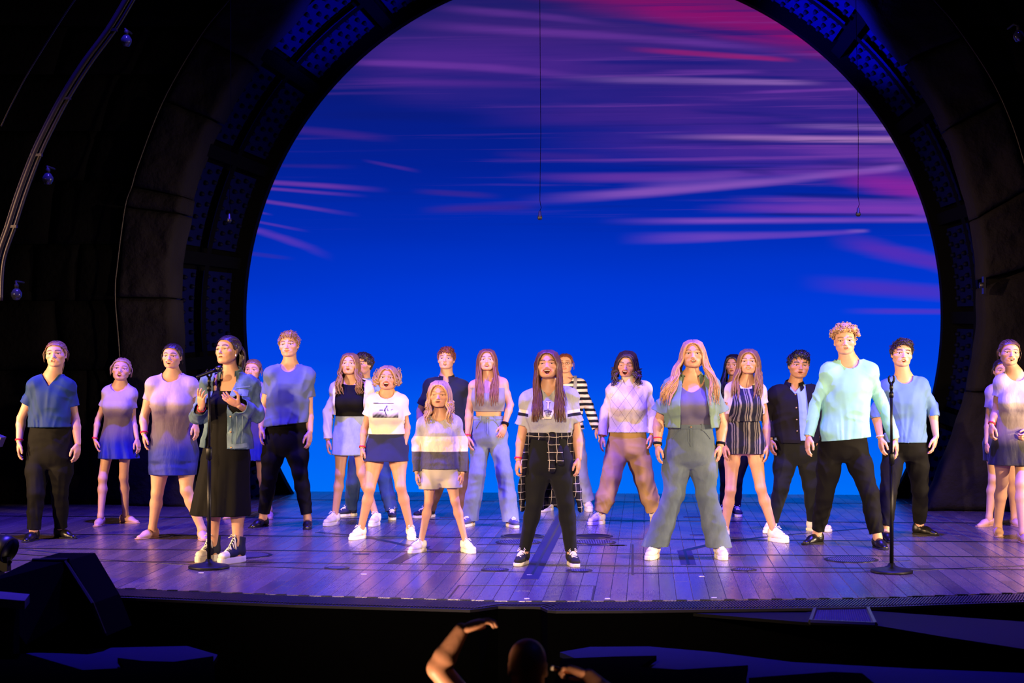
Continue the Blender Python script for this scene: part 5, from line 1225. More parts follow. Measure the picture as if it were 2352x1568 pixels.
def lattice(name, base, line, per, w, alt=None, diag=False, rough=.85, fat=None):
    t = NT(name); X, Y, Z = t.xyz(); n = t.math('MULTIPLY_ADD', t.noise((1, 1, 1), 5), .03, 0.0); X = t.math('ADD', X, n); Z = t.math('ADD', Z, n)
    if diag: a, b = t.math('ADD', t.math('MULTIPLY', X, 1.35), Z), t.math('SUBTRACT', t.math('MULTIPLY', X, 1.35), Z)
    else: a, b = t.math('ADD', X, t.math('MULTIPLY', Y, .4)), Z
    def ln(v, ww, ph=0): return t.rng(t.math('ABSOLUTE', t.math('SUBTRACT', t.math('FRACT', t.math('MULTIPLY_ADD', v, 1 / per, ph)), .5)), ww, ww * 1.6 + .004, 1, 0)
    col = lin(base)
    if alt:
        k = t.math('MULTIPLY', t.rng(t.math('FRACT', t.math('MULTIPLY', t.math('ADD', a, 0), .5 / per)), .49, .51), t.rng(t.math('FRACT', t.math('MULTIPLY', b, .5 / per)), .49, .51)); col = t.mix(k, col, lin(alt))
    if fat: col = t.mix(t.math('MULTIPLY', t.math('MAXIMUM', ln(a, .16, .25), ln(b, .16, .25)), .8), col, lin(fat))
    m_ = t.math('MAXIMUM', ln(a, w), ln(b, w))
    if diag: X0 = t.xyz()[0]; m_ = t.math('MULTIPLY', m_, t.rng(t.math('ABSOLUTE', t.math('ADD', X0, .003)), .150, .160, .75, 0))
    col = t.mix(m_, col, lin(line)); t.bump(t.noise((1, 1, .6), 18, 3), .4, .03); return t.out(col, rough, 0, .2)
def blocks_z(name, cols):
    t = NT(name); Z = t.xyz()[2]; col = lin(cols[0][1])
    for z, c in cols[1:]: col = t.mix(t.rng(Z, z - .003, z + .003), col, lin(c))
    t.bump(t.noise((1, 1, .6), 16, 3), .4, .035); return t.out(col, .9, 0, .2, .1)
def tee_bands(name, base, bands):   # bands given along the sleeve would need UVs: use height
    return blocks_z(name, bands)
M_ = {}
M_['blk'] = cloth('black_cotton', (13, 12, 12), .8, spec=.15, sheen=0); M_['blk2'] = cloth('black_knit', (10, 9, 10), .75, spec=.15, sheen=0); M_['blkjean'] = denim('black_denim', (15, 17, 20), .25, 6, 1.4, .008)
M_['navytee'] = cloth('navy_tee', (18, 50, 104), .7); M_['navy'] = cloth('navy_cotton', (28, 32, 66), .8); M_['dknavy'] = cloth('dark_navy_shirt', (24, 28, 48), .8)
M_['steel'] = cloth('steel_blue_tee', (88, 100, 132), .8); M_['white'] = cloth('white_cotton', (212, 206, 200), .85); M_['offw'] = cloth('cream_cotton', (206, 194, 178), .85)
M_['sky'] = cloth('sky_blue_shirt', (128, 158, 212), .8); M_['aqua'] = cloth('aqua_jersey', (136, 198, 200), .6, spec=.35); M_['blue'] = cloth('blue_jersey', (92, 128, 172), .65, spec=.3)
M_['denimj'] = denim('faded_denim_jacket', (68, 90, 106), .9, 9, 2.3); M_['denimskirt'] = denim('pale_denim', (142, 156, 174), .8, 8, 1.5); M_['jeans'] = denim('light_jeans', (112, 124, 146), .6, 5, 1.5); M_['widejeans'] = denim('grey_green_jeans', (84, 98, 110), .6, 5, 1.5); M_['bluejeans'] = denim('blue_jeans', (40, 62, 104), .5, 6, 1.6); M_['greyjeans'] = denim('pale_grey_jeans', (140, 144, 160), .5, 6, 1.4)
M_['tan'] = cloth('tan_cotton', (176, 142, 84), .75, wrinkle=.6); M_['brown'] = cloth('brown_trousers', (92, 66, 54), .8); M_['greytee'] = cloth('grey_tee', (158, 160, 166), .85); M_['charcoal'] = cloth('charcoal_denim', (16, 14, 19), .8, spec=.15, sheen=0); M_['green'] = cloth('sage_shirt', (108, 132, 118), .8, wrinkle=.6)
M_['mauve'] = cloth('mauve_tank', (96, 92, 116), .6, wrinkle=.1); M_['grey'] = cloth('grey_ribbed', (132, 128, 138), .8); M_['shorts'] = cloth('stone_shorts', (176, 168, 156), .8)
M_['shwhite'] = plain('white_leather', (224, 218, 212), .5); M_['shblack'] = plain('black_leather', (18, 17, 18), .32); M_['shtan'] = plain('ballet_tan', (196, 152, 128), .55); M_['shnavy'] = plain('navy_canvas', (24, 28, 58), .8); M_['shblkc'] = plain('black_canvas', (26, 24, 30), .8); M_['shgrey'] = plain('grey_canvas', (76, 76, 92), .8)
TIGHTS = (206, 160, 130)
BR, DBR, LBR, BLO, DBL, AUB, BK, RDB, SBL = (92, 64, 44), (46, 32, 28), (134, 98, 68), (190, 150, 104), (160, 124, 88), (120, 76, 56), (20, 18, 19), (126, 70, 48), (182, 138, 102)
TR = lambda w, lr, **k: ('pants', 'trousers', None, dict(waist=w, lr=lr, **k))
def pants(mat, waist, lr, name='trousers', **k): return ('pants', name, mat, dict(waist=waist, lr=lr, **k))

GLM = plain('glasses_frame', (70, 60, 58), .3, .6)
def glasses(R, par):
    mb = MB()
    for sg in (-1, 1):
        P = [R.H((sg * .143 + .085 * math.cos(a), -.375 + .03 * abs(math.cos(a)) * (1 if math.cos(a) * sg > 0 else 0), -.005 + .07 * math.sin(a))) for a in np.linspace(0, 2 * math.pi, 17)]; mb.tube(P, .0016, 5); mb.tube([R.H((sg * .228, -.35, .01)), R.H((sg * .32, -.15, .02)), R.H((sg * .34, .05, .01))], .0016, 5)
    mb.tube([R.H((-.058, -.38, .005)), R.H((0, -.39, .018)), R.H((.058, -.38, .005))], .0016, 5); mb.obj('glasses', GLM, par, True)
def turtle(R, par):
    V = []; n = 24
    for k in range(n):
        a = 2 * math.pi * k / n
        for z, r in ((-.03, .085), (.01, .070), (.045, .066), (.055, .064), (.05, .058)): V.append(R.nb + (R.nk - R.nb) * (z / .1) + [r * math.sin(a) * 1.0, -r * math.cos(a) - .004, 0])
    mesh_obj('turtleneck', np.array(V), np.array([(k * 5 + i, ((k + 1) % n) * 5 + i, ((k + 1) % n) * 5 + i + 1, k * 5 + i + 1) for k in range(n) for i in range(4)]), M_['offw'], par)
# 1 boy, navy v-neck
person(dict(label='boy in navy v-neck tee and black trousers at the far left', fem=0, feet=((77, 1243, -5), (139, 1236, 62)), head=(126, 782, 128, 843), face=(4, 4, -2), mouth=dict(open=.05),
  sh=((68, 866), (168, 870)), crotch=(114, 1066), hip=50, waist=43, knees=((82, 1132), (137, 1130)), armA=((49, 960), (44, 1013), (42, 1050)), armB=((173, 966), (179, 1019), (176, 1056)), skin='fair',
  hair=('pony', LBR, dict(wisps=8)), clothes=[pants(M_['blk'], 976, (.092, .071, .051), len=.985, fold=.008), ('top', 'tee', M_['navytee'], dict(hem=980, hemw=(64, 163), sleeve=.34, sr=(.062, .072), neck=('v', .062, .085), ease=.012, loose=.016, fold=.009))],
  shoes=('oxford', M_['shblack'], SOLE_D), extra=[band('A')]))
# 2 girl ombre dress
def dancer(label, zt, zb, **k):
    mat = ombre('ombre_dress', k.pop('ct', (176, 156, 172)), k.pop('cb', (6, 24, 120)), zb, zt, k.pop('cm', (84, 68, 96)))
    k.setdefault('tights', TIGHTS); dr = k.pop('dress'); k['clothes'] = [('dress', 'dress', mat, dict(sleeve=.30, neck=('round', .088, .035), ease=.006, loose=.004, fold=.004, **dr))]; k['shoes'] = ('slipper', M_['shtan'], M_['shtan'])
    return person(dict(label=label, **k))
dancer('small dancer in a lilac to blue ombre dress singing at the left', 1.26, .80, feet=((231, 1208, 2), (288, 1201, 62)), head=(279, 821, 276, 875), face=(8, 10, 6), mouth=dict(open=.13, wid=.9), sh=((238, 886), (312, 889)), crotch=(268, 1032), hip=34, waist=27, thigh=.060, legr=.88,
  knees=((236, 1098), (284, 1096)), armA=((225, 964), (218, 1009), (224, 1036)), armB=((306, 967), (315, 1008), (321, 1036)), skin='fair', hair=('bun', BLO, dict(wisps=16)), armr=.88,
  dress=dict(shem=1052, shemw=(229, 319), swaist=965, shemd=.17, pleat=(9, .07, .5, .6)), extra=[band('A')])
# 3 dancer
dancer('taller smiling dancer in a mauve to blue ombre dress behind the microphone', 1.34, .80, feet=((350, 1237, -32), (464, 1240, 20)), head=(395, 790, 393, 844), hh=.215, face=(-4, 2, 2), mouth=dict(open=.10, wid=1.4, smile=1.5), sh=((338, 865), (451, 866)), crotch=(398, 1062), hip=52, waist=43, dep=1.12, legr=1.02, armr=1.12,
  knees=((361, 1132), (428, 1126)), armA=((331, 957), (331, 996), (334, 1046)), armB=((458, 940), (450, 972), (453, 1000)), skin='fair', hair=('bun', DBR, dict(wisps=6)), dress=dict(shem=1089, shemw=(345, 449), swaist=990, shemd=.17, pleat=(5, .025, .8, .4)), extra=[band('A')])
# 5 dancer behind
dancer('fair dancer in ombre dress half hidden behind the denim jacket', 1.28, .72, res=.0130, hres=.0056, feet=((532, 1190, -10), (618, 1191, 15)), head=(581, 825, 579, 872), face=(-6, 2, 0), mouth=dict(open=.05), sh=((543, 884), (618, 884)), crotch=(580, 1034), hip=34, waist=27, thigh=.068,
  knees=((552, 1092), (602, 1092)), armA=((536, 958), (532, 1002), (532, 1030)), armB=((612, 956), (610, 1000), (608, 1030)), skin='fair', hair=('bun', LBR, {}), dress=dict(shem=1056, shemw=(538, 622), swaist=965, shemd=.17, pleat=(8, .06, .5, .6)))
# 6 tall boy steel tee
person(dict(label='tall boy in loose steel-blue tee and black joggers left of centre', fem=0, feet=((604, 1211, -28), (707, 1214, 8)), head=(664, 762, 661, 820), face=(-3, 4, -3), mouth=dict(open=.04, smile=.5), sh=((611, 842), (718, 846)), crotch=(655, 1038), hip=47, waist=42,
  knees=((618, 1096), (688, 1086)), armA=((607, 930), (600, 980), (598, 1006)), armB=((709, 946), (712, 990), (710, 1024)), skin='fair', neckw=.95, hair=('short', DBL, dict(quiff=.03)),
  clothes=[pants(M_['blk'], 968, (.088, .063, .047), len=.93, fold=.008), ('top', 'tee', M_['steel'], dict(hem=974, hemw=(604, 708), slope=.12, sleeve=.36, sr=(.064, .073), neck=('round', .078, .03), ease=.014, loose=.018, fold=.010))], shoes=('slipper', M_['shblack'], SOLE_D), shoe=.95))
# 8 boy behind in light-blue shirt
person(dict(res=.0125, hres=.0056, label='dark-haired boy in light-blue shirt and blue jeans behind the denim skirt', fem=0, feet=((806, 1186, -48), (900, 1193, 10)), head=(836, 811, 833, 860), face=(-30, 2, 0), mouth=dict(open=.03), sh=((792, 878), (872, 878)), crotch=(850, 1044), hip=40, waist=36, knees=((812, 1108), (882, 1100)),
  armA=((788, 950), (786, 1000), (786, 1026)), armB=((876, 950), (874, 1000), (872, 1026)), hair=('short', DBR, {}), skin='light', clothes=[pants(M_['bluejeans'], 968, (.082, .068, .062), len=1.0), ('top', 'shirt', M_['sky'], dict(hem=985, sleeve=.98, ease=.014, loose=.02, neck=('round', .07, .03)))],
  shoes=('lowtop', M_['shnavy']), extra=[collar(M_['sky'])]))
# 7 girl white overshirt
person(dict(label='girl with long wavy hair in white overshirt, black top and pale denim skirt', feet=((769, 1207, -22), (864, 1208, -8)), head=(803, 811, 802, 860), face=(-4, 8, 0), mouth=dict(open=.04), sh=((764, 876), (852, 876)), crotch=(806, 1028), hip=37, waist=31, thigh=.071, legr=.92, knees=((781, 1088), (830, 1086)),
  armA=((754, 945), (753, 1010), (752, 1038)), armB=((860, 944), (862, 1000), (860, 1028)), skin='light', hair=('long', LBR, dict(end=905, wave=.018, wf=11, front=.45, spread=.05, sx=(.10, .09), n=30)),
  clothes=[('top', 'tank_top', M_['blk2'], dict(hem=955, sleeve=0, ease=.004, loose=-.004, fold=.002, neck=('tank', .095, .022, 0, 884, .02))), ('skirt', 'denim_skirt', M_['denimskirt'], dict(waist=954, shem=1044, shemw=(764, 840), shemd=.15, ease=.014, fold=.002)),
           ('jacket', 'overshirt', M_['white'], dict(hem=952, sleeve=.98, sr=(.054, .041), ease=.016, loose=.014, fold=.009, neck=('round', .08, .03), open=[(830, 772, 842), (900, 774, 840), (1010, 772, 842)]))],
  shoes=('sneaker', M_['shwhite']), extra=[lambda R, par: None]))
# 11 boy behind child
person(dict(res=.0125, hres=.0050, label='boy in dark navy collared shirt and brown trousers behind the child', fem=0, feet=((985, 1189, -48), (1068, 1190, 25)), head=(1026, 799, 1023, 849), face=(-3, 8, 0), mouth=dict(open=.09, wid=.75), sh=((977, 872), (1073, 874)), crotch=(1026, 1040), hip=43, waist=41, knees=((1004, 1112), (1058, 1112)),
  armA=((966, 944), (968, 996), (972, 1024)), armB=((1078, 946), (1076, 1000), (1074, 1026)), skin='fair', armr=1.08, hair=('short', RDB, dict(quiff=.06)), clothes=[pants(M_['brown'], 968, (.096, .076, .066), len=1.0), ('top', 'shirt', M_['dknavy'], dict(hem=985, sleeve=.40, sr=(.062, .070), ease=.014, loose=.02, fold=.008, neck=('v', .045, .07)))],
  shoes=('lowtop', M_['shblkc']), extra=[collar(M_['dknavy'])]))
# 12 crop top girl
person(dict(label='girl with very long straight auburn hair in grey crop top and light jeans', feet=((1080, 1209, -20), (1172, 1211, 24)), head=(1117, 801, 1119, 852), face=(4, 8, 0), mouth=dict(open=.09), sh=((1076, 870), (1167, 864)), crotch=(1123, 1020), hip=35, waist=29, knees=((1097, 1088), (1158, 1084)),
  armA=((1077, 944), (1074, 1002), (1081, 1040)), armB=((1172, 929, .0), (1159, 976, -.08), (1146, 1016, -.12)), handB=dict(curl=.6, palm=(-.6, .8, 0)), skin='light', hair=('long', AUB, dict(end=932, wave=.004, front=.62, sx=(.075, .07), n=34)),
  clothes=[pants(M_['jeans'], 955, (.078, .076, .084), name='jeans', hems=(1196, 1196), fold=.006, wb=1), ('top', 'crop_top', M_['grey'], dict(hem=944, sleeve=0, ease=.006, loose=.0, fold=.002, hemw=(1086, 1160), hemd=.105, neck=('tank', .075, .024, 0, 902, .05)))],
  shoes=('lowtop', M_['shgrey']), extra=[band('A'), lambda R, par: ring_band(R, par, 'watch', 'B', M_['blk2'], w=.013, rr=1.3)]))
# 9 girl graphic tee
def surf_print(u, v):
    if v < .09: return (.035, .04, .06) if v > .02 + .05 * u and u < .97 else None
    fig = abs(u - .51 - .03 * math.sin(v * 9)) < (.022 if v > .3 else .030) and .18 < v < .86
    legs = v > .40 and v < .56 and abs(abs(u - .52) - .055 * (v - .20) / .25) < .018
    brd = (abs(v - .50 - .10 * (u - .33)) < .045 and .26 < u < .40) or (abs(v - .47 + .5 * (u - .74)) < .03 and .70 < u < .80)
    if fig or legs or brd: return (.045, .045, .075)
    if v > .52:
        g = .55 * (1 - min(1, max(0, (v - .62 + .10 * math.sin(u * 7)) * 3.2))) + .05 + .05 * math.sin(u * 40 + v * 22); g = max(.03, g); return (g, g * .97, g * .95)
    return None
def p9print(R, par): decal(R, R.lasto, 'surf_print', 861, 923, 920, 957.5, 56, 34, surf_print, INK)
person(dict(label='laughing girl with short bob in white printed tee and navy skirt', feet=((829, 1239, -24), (943, 1239, 14)), head=(889, 840, 889, 895), hh=.212, face=(2, 6, 3), mouth=dict(open=.17, wid=1.35, smile=1.5, squint=.4), sh=((845, 906), (932, 907)), crotch=(888, 1048), hip=42, waist=33, thigh=.084, legr=1.0,
  knees=((850, 1120, -.06), (920, 1117, -.06)), armA=((837, 984), (832, 1029), (829, 1070)), armB=((935, 981), (928, 1026), (930, 1056)), skin='warm', hair=('bob', DBL, dict(end=888, wave=.012, front=.4, n=24, sx=(.10, .115), spread=.10, px=.02)),
  clothes=[('skirt', 'skort', M_['navy'], dict(waist=993, shem=1058, shemw=(834, 932), shemd=.165, ease=.010, fold=.004)), ('top', 'tee', M_['offw'], dict(hem=996, hemw=(845, 930), sleeve=.30, sr=(.058, .066), ease=.010, loose=.006, fold=.005, neck=('round', .075, .018)))],
  shoes=('sneaker', M_['shwhite']), extra=[p9print, band('A')]))
# 10 child
person(dict(label='small child in grey, cream and charcoal colour-block sweatshirt and shorts', child=1, feet=((967, 1270, -30), (1069, 1270, 32)), head=(1009, 874, 1008, 935), hh=.212, face=(-1, -2, 0), mouth=dict(open=.03, squint=.9), sh=((964, 958), (1055, 958)), crotch=(1010, 1100), hip=41, waist=36, thigh=.061, legr=.84,
  knees=((985, 1152), (1045, 1150)), armA=((957, 1012), (957, 1086), (957, 1117)), armB=((1062, 1012), (1062, 1087), (1060, 1117)), armr=.95, skin='light', hair=('long', BLO, dict(end=972, wave=.014, wf=10, front=.5, sx=(.085, .08), n=22)),
  clothes=[pants(M_['shorts'], 1073, (.078, .078, .080), name='shorts', hems=(1122, 1119), fold=.005), ('top', 'sweatshirt', lambda R: blocks_z('colour_block', [(0, (74, 72, 78)), (R.zpx(1036), (228, 208, 188)), (R.zpx(1001), (164, 160, 168))]), dict(hem=1076, hemw=(963, 1058), sleeve=.97, sr=(.050, .036), ease=.012, loose=.010, fold=.007, neck=('round', .072, .015)))], shoes=('sneaker', M_['shwhite']), shoe=1.02) | dict(extra=[]))
# 14 striped sweater, behind
def straps14(R, par):
    for a, b in ((1322, 1320), (1284, 1286)): strip_on(R, par, 'overall_strap', [(a, 862), (a, 880), (b, 905), (b, 925)], .035, M_['greyjeans'], .006)
person(dict(res=.0125, hres=.0052, label='girl with glasses in black and white striped sweater with overalls behind', feet=((1262, 1174, -22), (1350, 1174, 10)), head=(1297, 811, 1298, 857), face=(-3, 4, 0), mouth=dict(open=.06, wid=1.1, smile=.5), sh=((1256, 874), (1343, 872)), crotch=(1302, 1034), hip=36, waist=31, knees=((1276, 1098), (1334, 1096)),
  armA=((1250, 940), (1246, 990), (1244, 1014)), armB=((1352, 932), (1370, 984), (1380, 1006)), skin='light', hair=('bun', RDB, dict(wisps=4)),
  clothes=[pants(M_['greyjeans'], 950, (.088, .078, .074), name='overalls', len=.97), ('top', 'sweater', stripes_z('striped_knit', (24, 26, 40), (226, 216, 208), .058), dict(hem=985, sleeve=1.0, sr=(.058, .046), ease=.012, loose=.008, fold=.005, neck=('round', .075, .02)))],
  shoes=('sneaker', M_['shwhite']), extra=[straps14, lambda R, par: glasses(R, par)]))
# 13 lead girl
def tee13(R):
    t = NT('grey_tee_banded'); X, Y, Z = t.xyz(); zA, zB = R.zpx(954), R.zpx(948); x0 = R.nx
    arm_ = t.rng(t.math('ABSOLUTE', t.math('SUBTRACT', X, x0)), .150, .156); zz = t.math('ADD', Z, t.math('MULTIPLY', t.math('ABSOLUTE', t.math('SUBTRACT', X, x0)), -.12)); zm = (zA + zB) / 2 - .12 * .2
    d = t.math('SUBTRACT', zz, zm); dk = t.rng(t.math('ABSOLUTE', d), .011, .013, 1, 0); wt = t.rng(t.math('ABSOLUTE', t.math('SUBTRACT', d, .026)), .011, .013, 1, 0)
    c = t.mix(t.math('MULTIPLY', wt, arm_), lin((160, 162, 168)), lin((226, 206, 190))); c = t.mix(t.math('MULTIPLY', dk, arm_), c, lin((28, 28, 40))); t.bump(t.noise((1, 1, .5), 16, 3), .5, .035); return t.out(c, .85, 0, .2)
def letters13(u, v):
    cr, ol = (.80, .68, .56), (.16, .13, .12); e = .022
    def bx(x0, x1, y0, y1): return x0 <= u <= x1 and y0 <= v <= y1
    def ins(m):
        # upper letter: a serifed stem; lower letter: a wide V with serifs
        up_ = bx(.36 - m, .64 + m, .0 - m, .10 + m) or bx(.43 - m, .57 + m, .02, .44 + m)
        a = .5; vv = (v - .5) / .5; lo_ = v > .46 - m and v < 1 + m and (abs(u - (.18 + .22 * vv)) < .10 + m or abs(u - (.82 - .22 * vv)) < .10 + m or (vv > .75 and abs(u - .5) < .14 + m)); return up_ or lo_ or bx(.05 - m, .32 + m, .90 - m, 1.0)
    bird = ((u - .56) / .16) ** 2 + ((v - .66 - .1 * (u - .56)) / .10) ** 2 < 1 and math.sin(u * 50) + math.sin(v * 44) > -.5
    wing = abs(v - .50 - .35 * abs(u - .46)) < .035 and .25 < u < .75
    if bird or wing: return (.07, .05, .05)
    if ins(-e): return cr
    if ins(.004): return ol
    return None
PLAID = lattice('dark_plaid', (26, 24, 44), (188, 178, 172), .062, .022, fat=(16, 15, 24))
def tied_shirt(R, par):
    J = R.J; f = Field(R.lo, R.hi, .0085); z0 = R.zpx(990)
    rows = [(z0 - .055, R.cxz(z0), .0, R.wa + .030, .118 * R.dep), (z0, R.cxz(z0), 0, R.wa + .024, .112 * R.dep), (z0 + .035, R.cxz(z0), 0, R.wa + .014, .100 * R.dep)]; f.add(prof(rows, 0, 2.2), 0)
    V, Q = f.mesh(); T = tris(Q); 
    f.add(ell(J(1272, 1004) + [0, -.135, 0], (.05, .032, .045)), .02)
    for pts, r in (([(1272, 1004), (1268, 1040), (1270, 1075)], (.030, .030, .028)), ([(1274, 1006), (1284, 1030), (1290, 1058)], (.026, .028, .030))):
        P = [J(*q) + [0, -.135 - .01 * i, 0] for i, q in enumerate(pts)]
        for i in range(2): f.add(cone(P[i], P[i + 1], r[i], r[i + 1], (np.array([0, 1.0, 0]), .5)), .015)
    # two panels that fall from the hips at the sides and back
    for pts, r in (([(1218, 994), (1208, 1060), (1200, 1120), (1200, 1166)], (.045, .066, .070, .036)), ([(1304, 994), (1314, 1060), (1324, 1120), (1334, 1166)], (.045, .062, .066, .032))):
        P = [J(*q) + [0, -.005, 0] for q in pts]
        for i in range(3): f.add(cone(P[i], P[i + 1], r[i], r[i + 1], (nrm([1, -.35, 0]), .36)), .02)
    P0 = J(1262, 1000) + [0, .15, 0]; f.add(cone(P0 + [-.08, 0, 0], P0 + [-.09, .02, -.50], .09, .10, (np.array([0, 1.0, 0]), .28)), .02); f.add(cone(P0 + [.08, 0, 0], P0 + [.08, .02, -.50], .09, .09, (np.array([0, 1.0, 0]), .28)), .02)
    V, Q = f.mesh(); T = tris(Q); V = folds(V, normals(V, T), .010, 4, (16, 16, 6)); mesh_obj('tied_plaid_shirt', V, T, PLAID, par)
person(dict(label='long-haired girl in grey lettered tee with plaid shirt tied at waist, front centre', feet=((1203, 1298, -14), (1313, 1300, 14)), head=(1259, 804, 1257, 869), hh=.222, face=(-2, 9, -2), mouth=dict(open=.15, wid=1.4, smile=1.5, squint=.8, brow=-.012, fat=1.06), sh=((1198, 900), (1323, 892)), crotch=(1262, 1088), hip=50, waist=39, dep=1.08, thigh=.086,
  knees=((1228, 1154), (1299, 1154)), armA=((1198, 1004), (1191, 1056), (1184, 1090)), armB=((1327, 1004), (1329, 1053), (1328, 1086)), handA=dict(curl=1.0), armr=1.10, skin='light', hair=('long', (96, 58, 40), dict(end=968, wave=.008, front=.70, sx=(.085, .095), n=40, wf=5, thick=.95)),
  clothes=[pants(M_['blkjean'], 985, (.080, .056, .034), name='jeans', len=.96, fold=.004), ('top', 'tee', tee13, dict(hem=992, hemw=(1212, 1312), sleeve=.40, sr=(.062, .072), ease=.012, loose=.016, fold=.010, neck=('v', .052, .06)))],
  shoes=('lowtop', M_['shblkc']), extra=[lambda R, par: decal(R, R.lasto, 'letter_print', 1241, 919, 1281, 961, 60, 60, letters13, INK), tied_shirt, band('A')]))
# 15 argyle
def lat15(R): return lattice('argyle_knit', (206, 196, 186), (92, 74, 78), .190, .009, alt=(196, 180, 172), diag=True, rough=.9)
person(dict(label='laughing girl with wavy dark hair in white argyle sweater and baggy tan trousers', feet=((1378, 1205, -35), (1503, 1200, 20)), head=(1441, 806, 1437, 864), face=(-6, -10, 5), mouth=dict(open=.16, wid=1.25, smile=1.5, squint=1.4), sh=((1397, 882), (1492, 878)), crotch=(1440, 1048), hip=41, waist=36, knees=((1404, 1098), (1478, 1096)),
  armA=((1390, 943), (1383, 1002), (1378, 1034)), armB=((1498, 940), (1497, 998), (1495, 1028)), skin='light', hair=('long', (58, 40, 34), dict(end=886, wave=.022, wf=12, front=.5, sx=(.115, .115), spread=.08, n=32, px=.05)),
  clothes=[pants(M_['tan'], 985, (.100, .096, .058), bag=.014, len=.95, fold=.010, fs=(8, 8, 8)), ('top', 'sweater', lat15, dict(hem=992, hemw=(1394, 1490), sleeve=.98, sr=(.055, .043), ease=.014, loose=.012, fold=.007, neck=('round', .058, .01, .055)))],
  shoes=('sneaker', M_['shwhite']), extra=[band('A'), lambda R, par: turtle(R, par)]))
# 17 behind
person(dict(res=.0130, hres=.0060, label='girl with long black hair standing behind the striped romper', feet=((1665, 1186, -10), (1690, 1186, 10)), head=(1686, 815, 1684, 860), face=(-20, 0, 0), mouth=dict(open=.03), sh=((1652, 884), (1722, 884)), crotch=(1686, 1040), hip=34, waist=28, thigh=.07, knees=((1670, 1104), (1690, 1104)),
  armA=((1648, 950), (1650, 1004), (1652, 1030)), armB=((1726, 950), (1724, 1004), (1722, 1030)), skin='tan', hair=('long', BK, dict(end=930, front=.2, n=26, spread=.10)), clothes=[pants(M_['blkjean'], 960, (.08, .06, .05), name='jeans'), ('top', 'tee', M_['navy'], dict(hem=975))], shoes=('lowtop', M_['shnavy'])))
# 18 romper
ROMP = lambda R: stripes_x('striped_romper', [(0, (30, 32, 52)), (.30, (112, 106, 112)), (.42, (36, 36, 54)), (.52, (156, 150, 150)), (.56, (40, 40, 58)), (.72, (130, 124, 128)), (.90, (34, 36, 54))], .098)
person(dict(label='girl with long light-brown hair in striped romper over white tee', feet=((1664, 1246, -6), (1778, 1245, 34)), head=(1721, 801, 1719, 859), face=(-6, 4, 0), mouth=dict(open=.05), sh=((1669, 878), (1757, 880)), crotch=(1708, 1040), hip=43, waist=31, thigh=.072, legr=.92, knees=((1678, 1126), (1747, 1120)),
  armA=((1668, 968), (1664, 1020), (1664, 1050)), armB=((1760, 972), (1763, 1024), (1762, 1068)), skin='light', hair=('long', LBR, dict(end=914, wave=.010, front=.55, sx=(.10, .09), n=32, spread=.03)),
  clothes=[('top', 'white_tee', M_['white'], dict(hem=950, sleeve=.22, sr=(.056, .066), ease=.008, loose=.004, fold=.004, neck=('round', .080, .03))), pants(ROMP, 962, (.108, .105, .105), name='romper_shorts', hems=(1041, 1041), fold=.006),
           ('top', 'romper_bib', ROMP, dict(hem=966, hemw=(1682, 1750), sleeve=0, ease=.020, loose=.010, fold=.006, bib=(.100, .150, 892, 950), neck=('tank', .070, .016, 0, 892, .0)))],
  shoes=('sneaker', M_['shwhite']), extra=[buttons([(1693, 893), (1741, 893)], .010, BRASS)]))
# 16 green shirt woman
person(dict(label='woman with long blonde hair in open sage shirt, mauve tank and wide-leg jeans', feet=((1503, 1284, -16), (1652, 1284, 10)), head=(1593, 783, 1591, 842), hh=.222, face=(-2, 6, -1), mouth=dict(open=.07, wid=.95, fat=1.05), sh=((1530, 872), (1646, 869)), crotch=(1585, 1065), hip=54, waist=47, dep=1.2, thigh=.100, chest=.178,
  knees=((1548, 1134), (1622, 1134)), armA=((1513, 967), (1510, 1022), (1511, 1066)), armB=((1658, 973), (1655, 1022), (1650, 1072)), armr=1.2, skin='light', hair=('long', SBL, dict(end=930, wave=.020, wf=8, front=(.5, .38), sx=(.175, .165), spread=.12, n=36)),
  clothes=[pants(M_['widejeans'], 974, (.096, .080, .102), name='wide_leg_jeans', wb=1, loose=-.004, hems=(1254, 1256), fold=.008, fs=(10, 10, 2.5)), ('top', 'tank_top', M_['mauve'], dict(hem=986, sleeve=0, ease=.003, loose=-.010, hemw=(1534, 1637), hemd=.105, fold=.001, neck=('tank', .125, .026, 0, 900, .07))),
           ('jacket', 'shirt', M_['green'], dict(hem=981, hemw=(1526, 1650), sleeve=.44, sr=(.080, .092), ease=.022, loose=.020, fold=.012, neck=('v', .075, .10), open=[(800, 1570, 1616), (880, 1566, 1618), (920, 1562, 1624), (990, 1561, 1633)]))],
  shoes=('sneaker', M_['shwhite']), extra=[collar(M_['green'], gap=.75, w=.075, drop=.02), band('A', off=-.045, w=.004), band('A', M_['blkjean'], w=.010), band('B', M_['blk2'], w=.010)]))
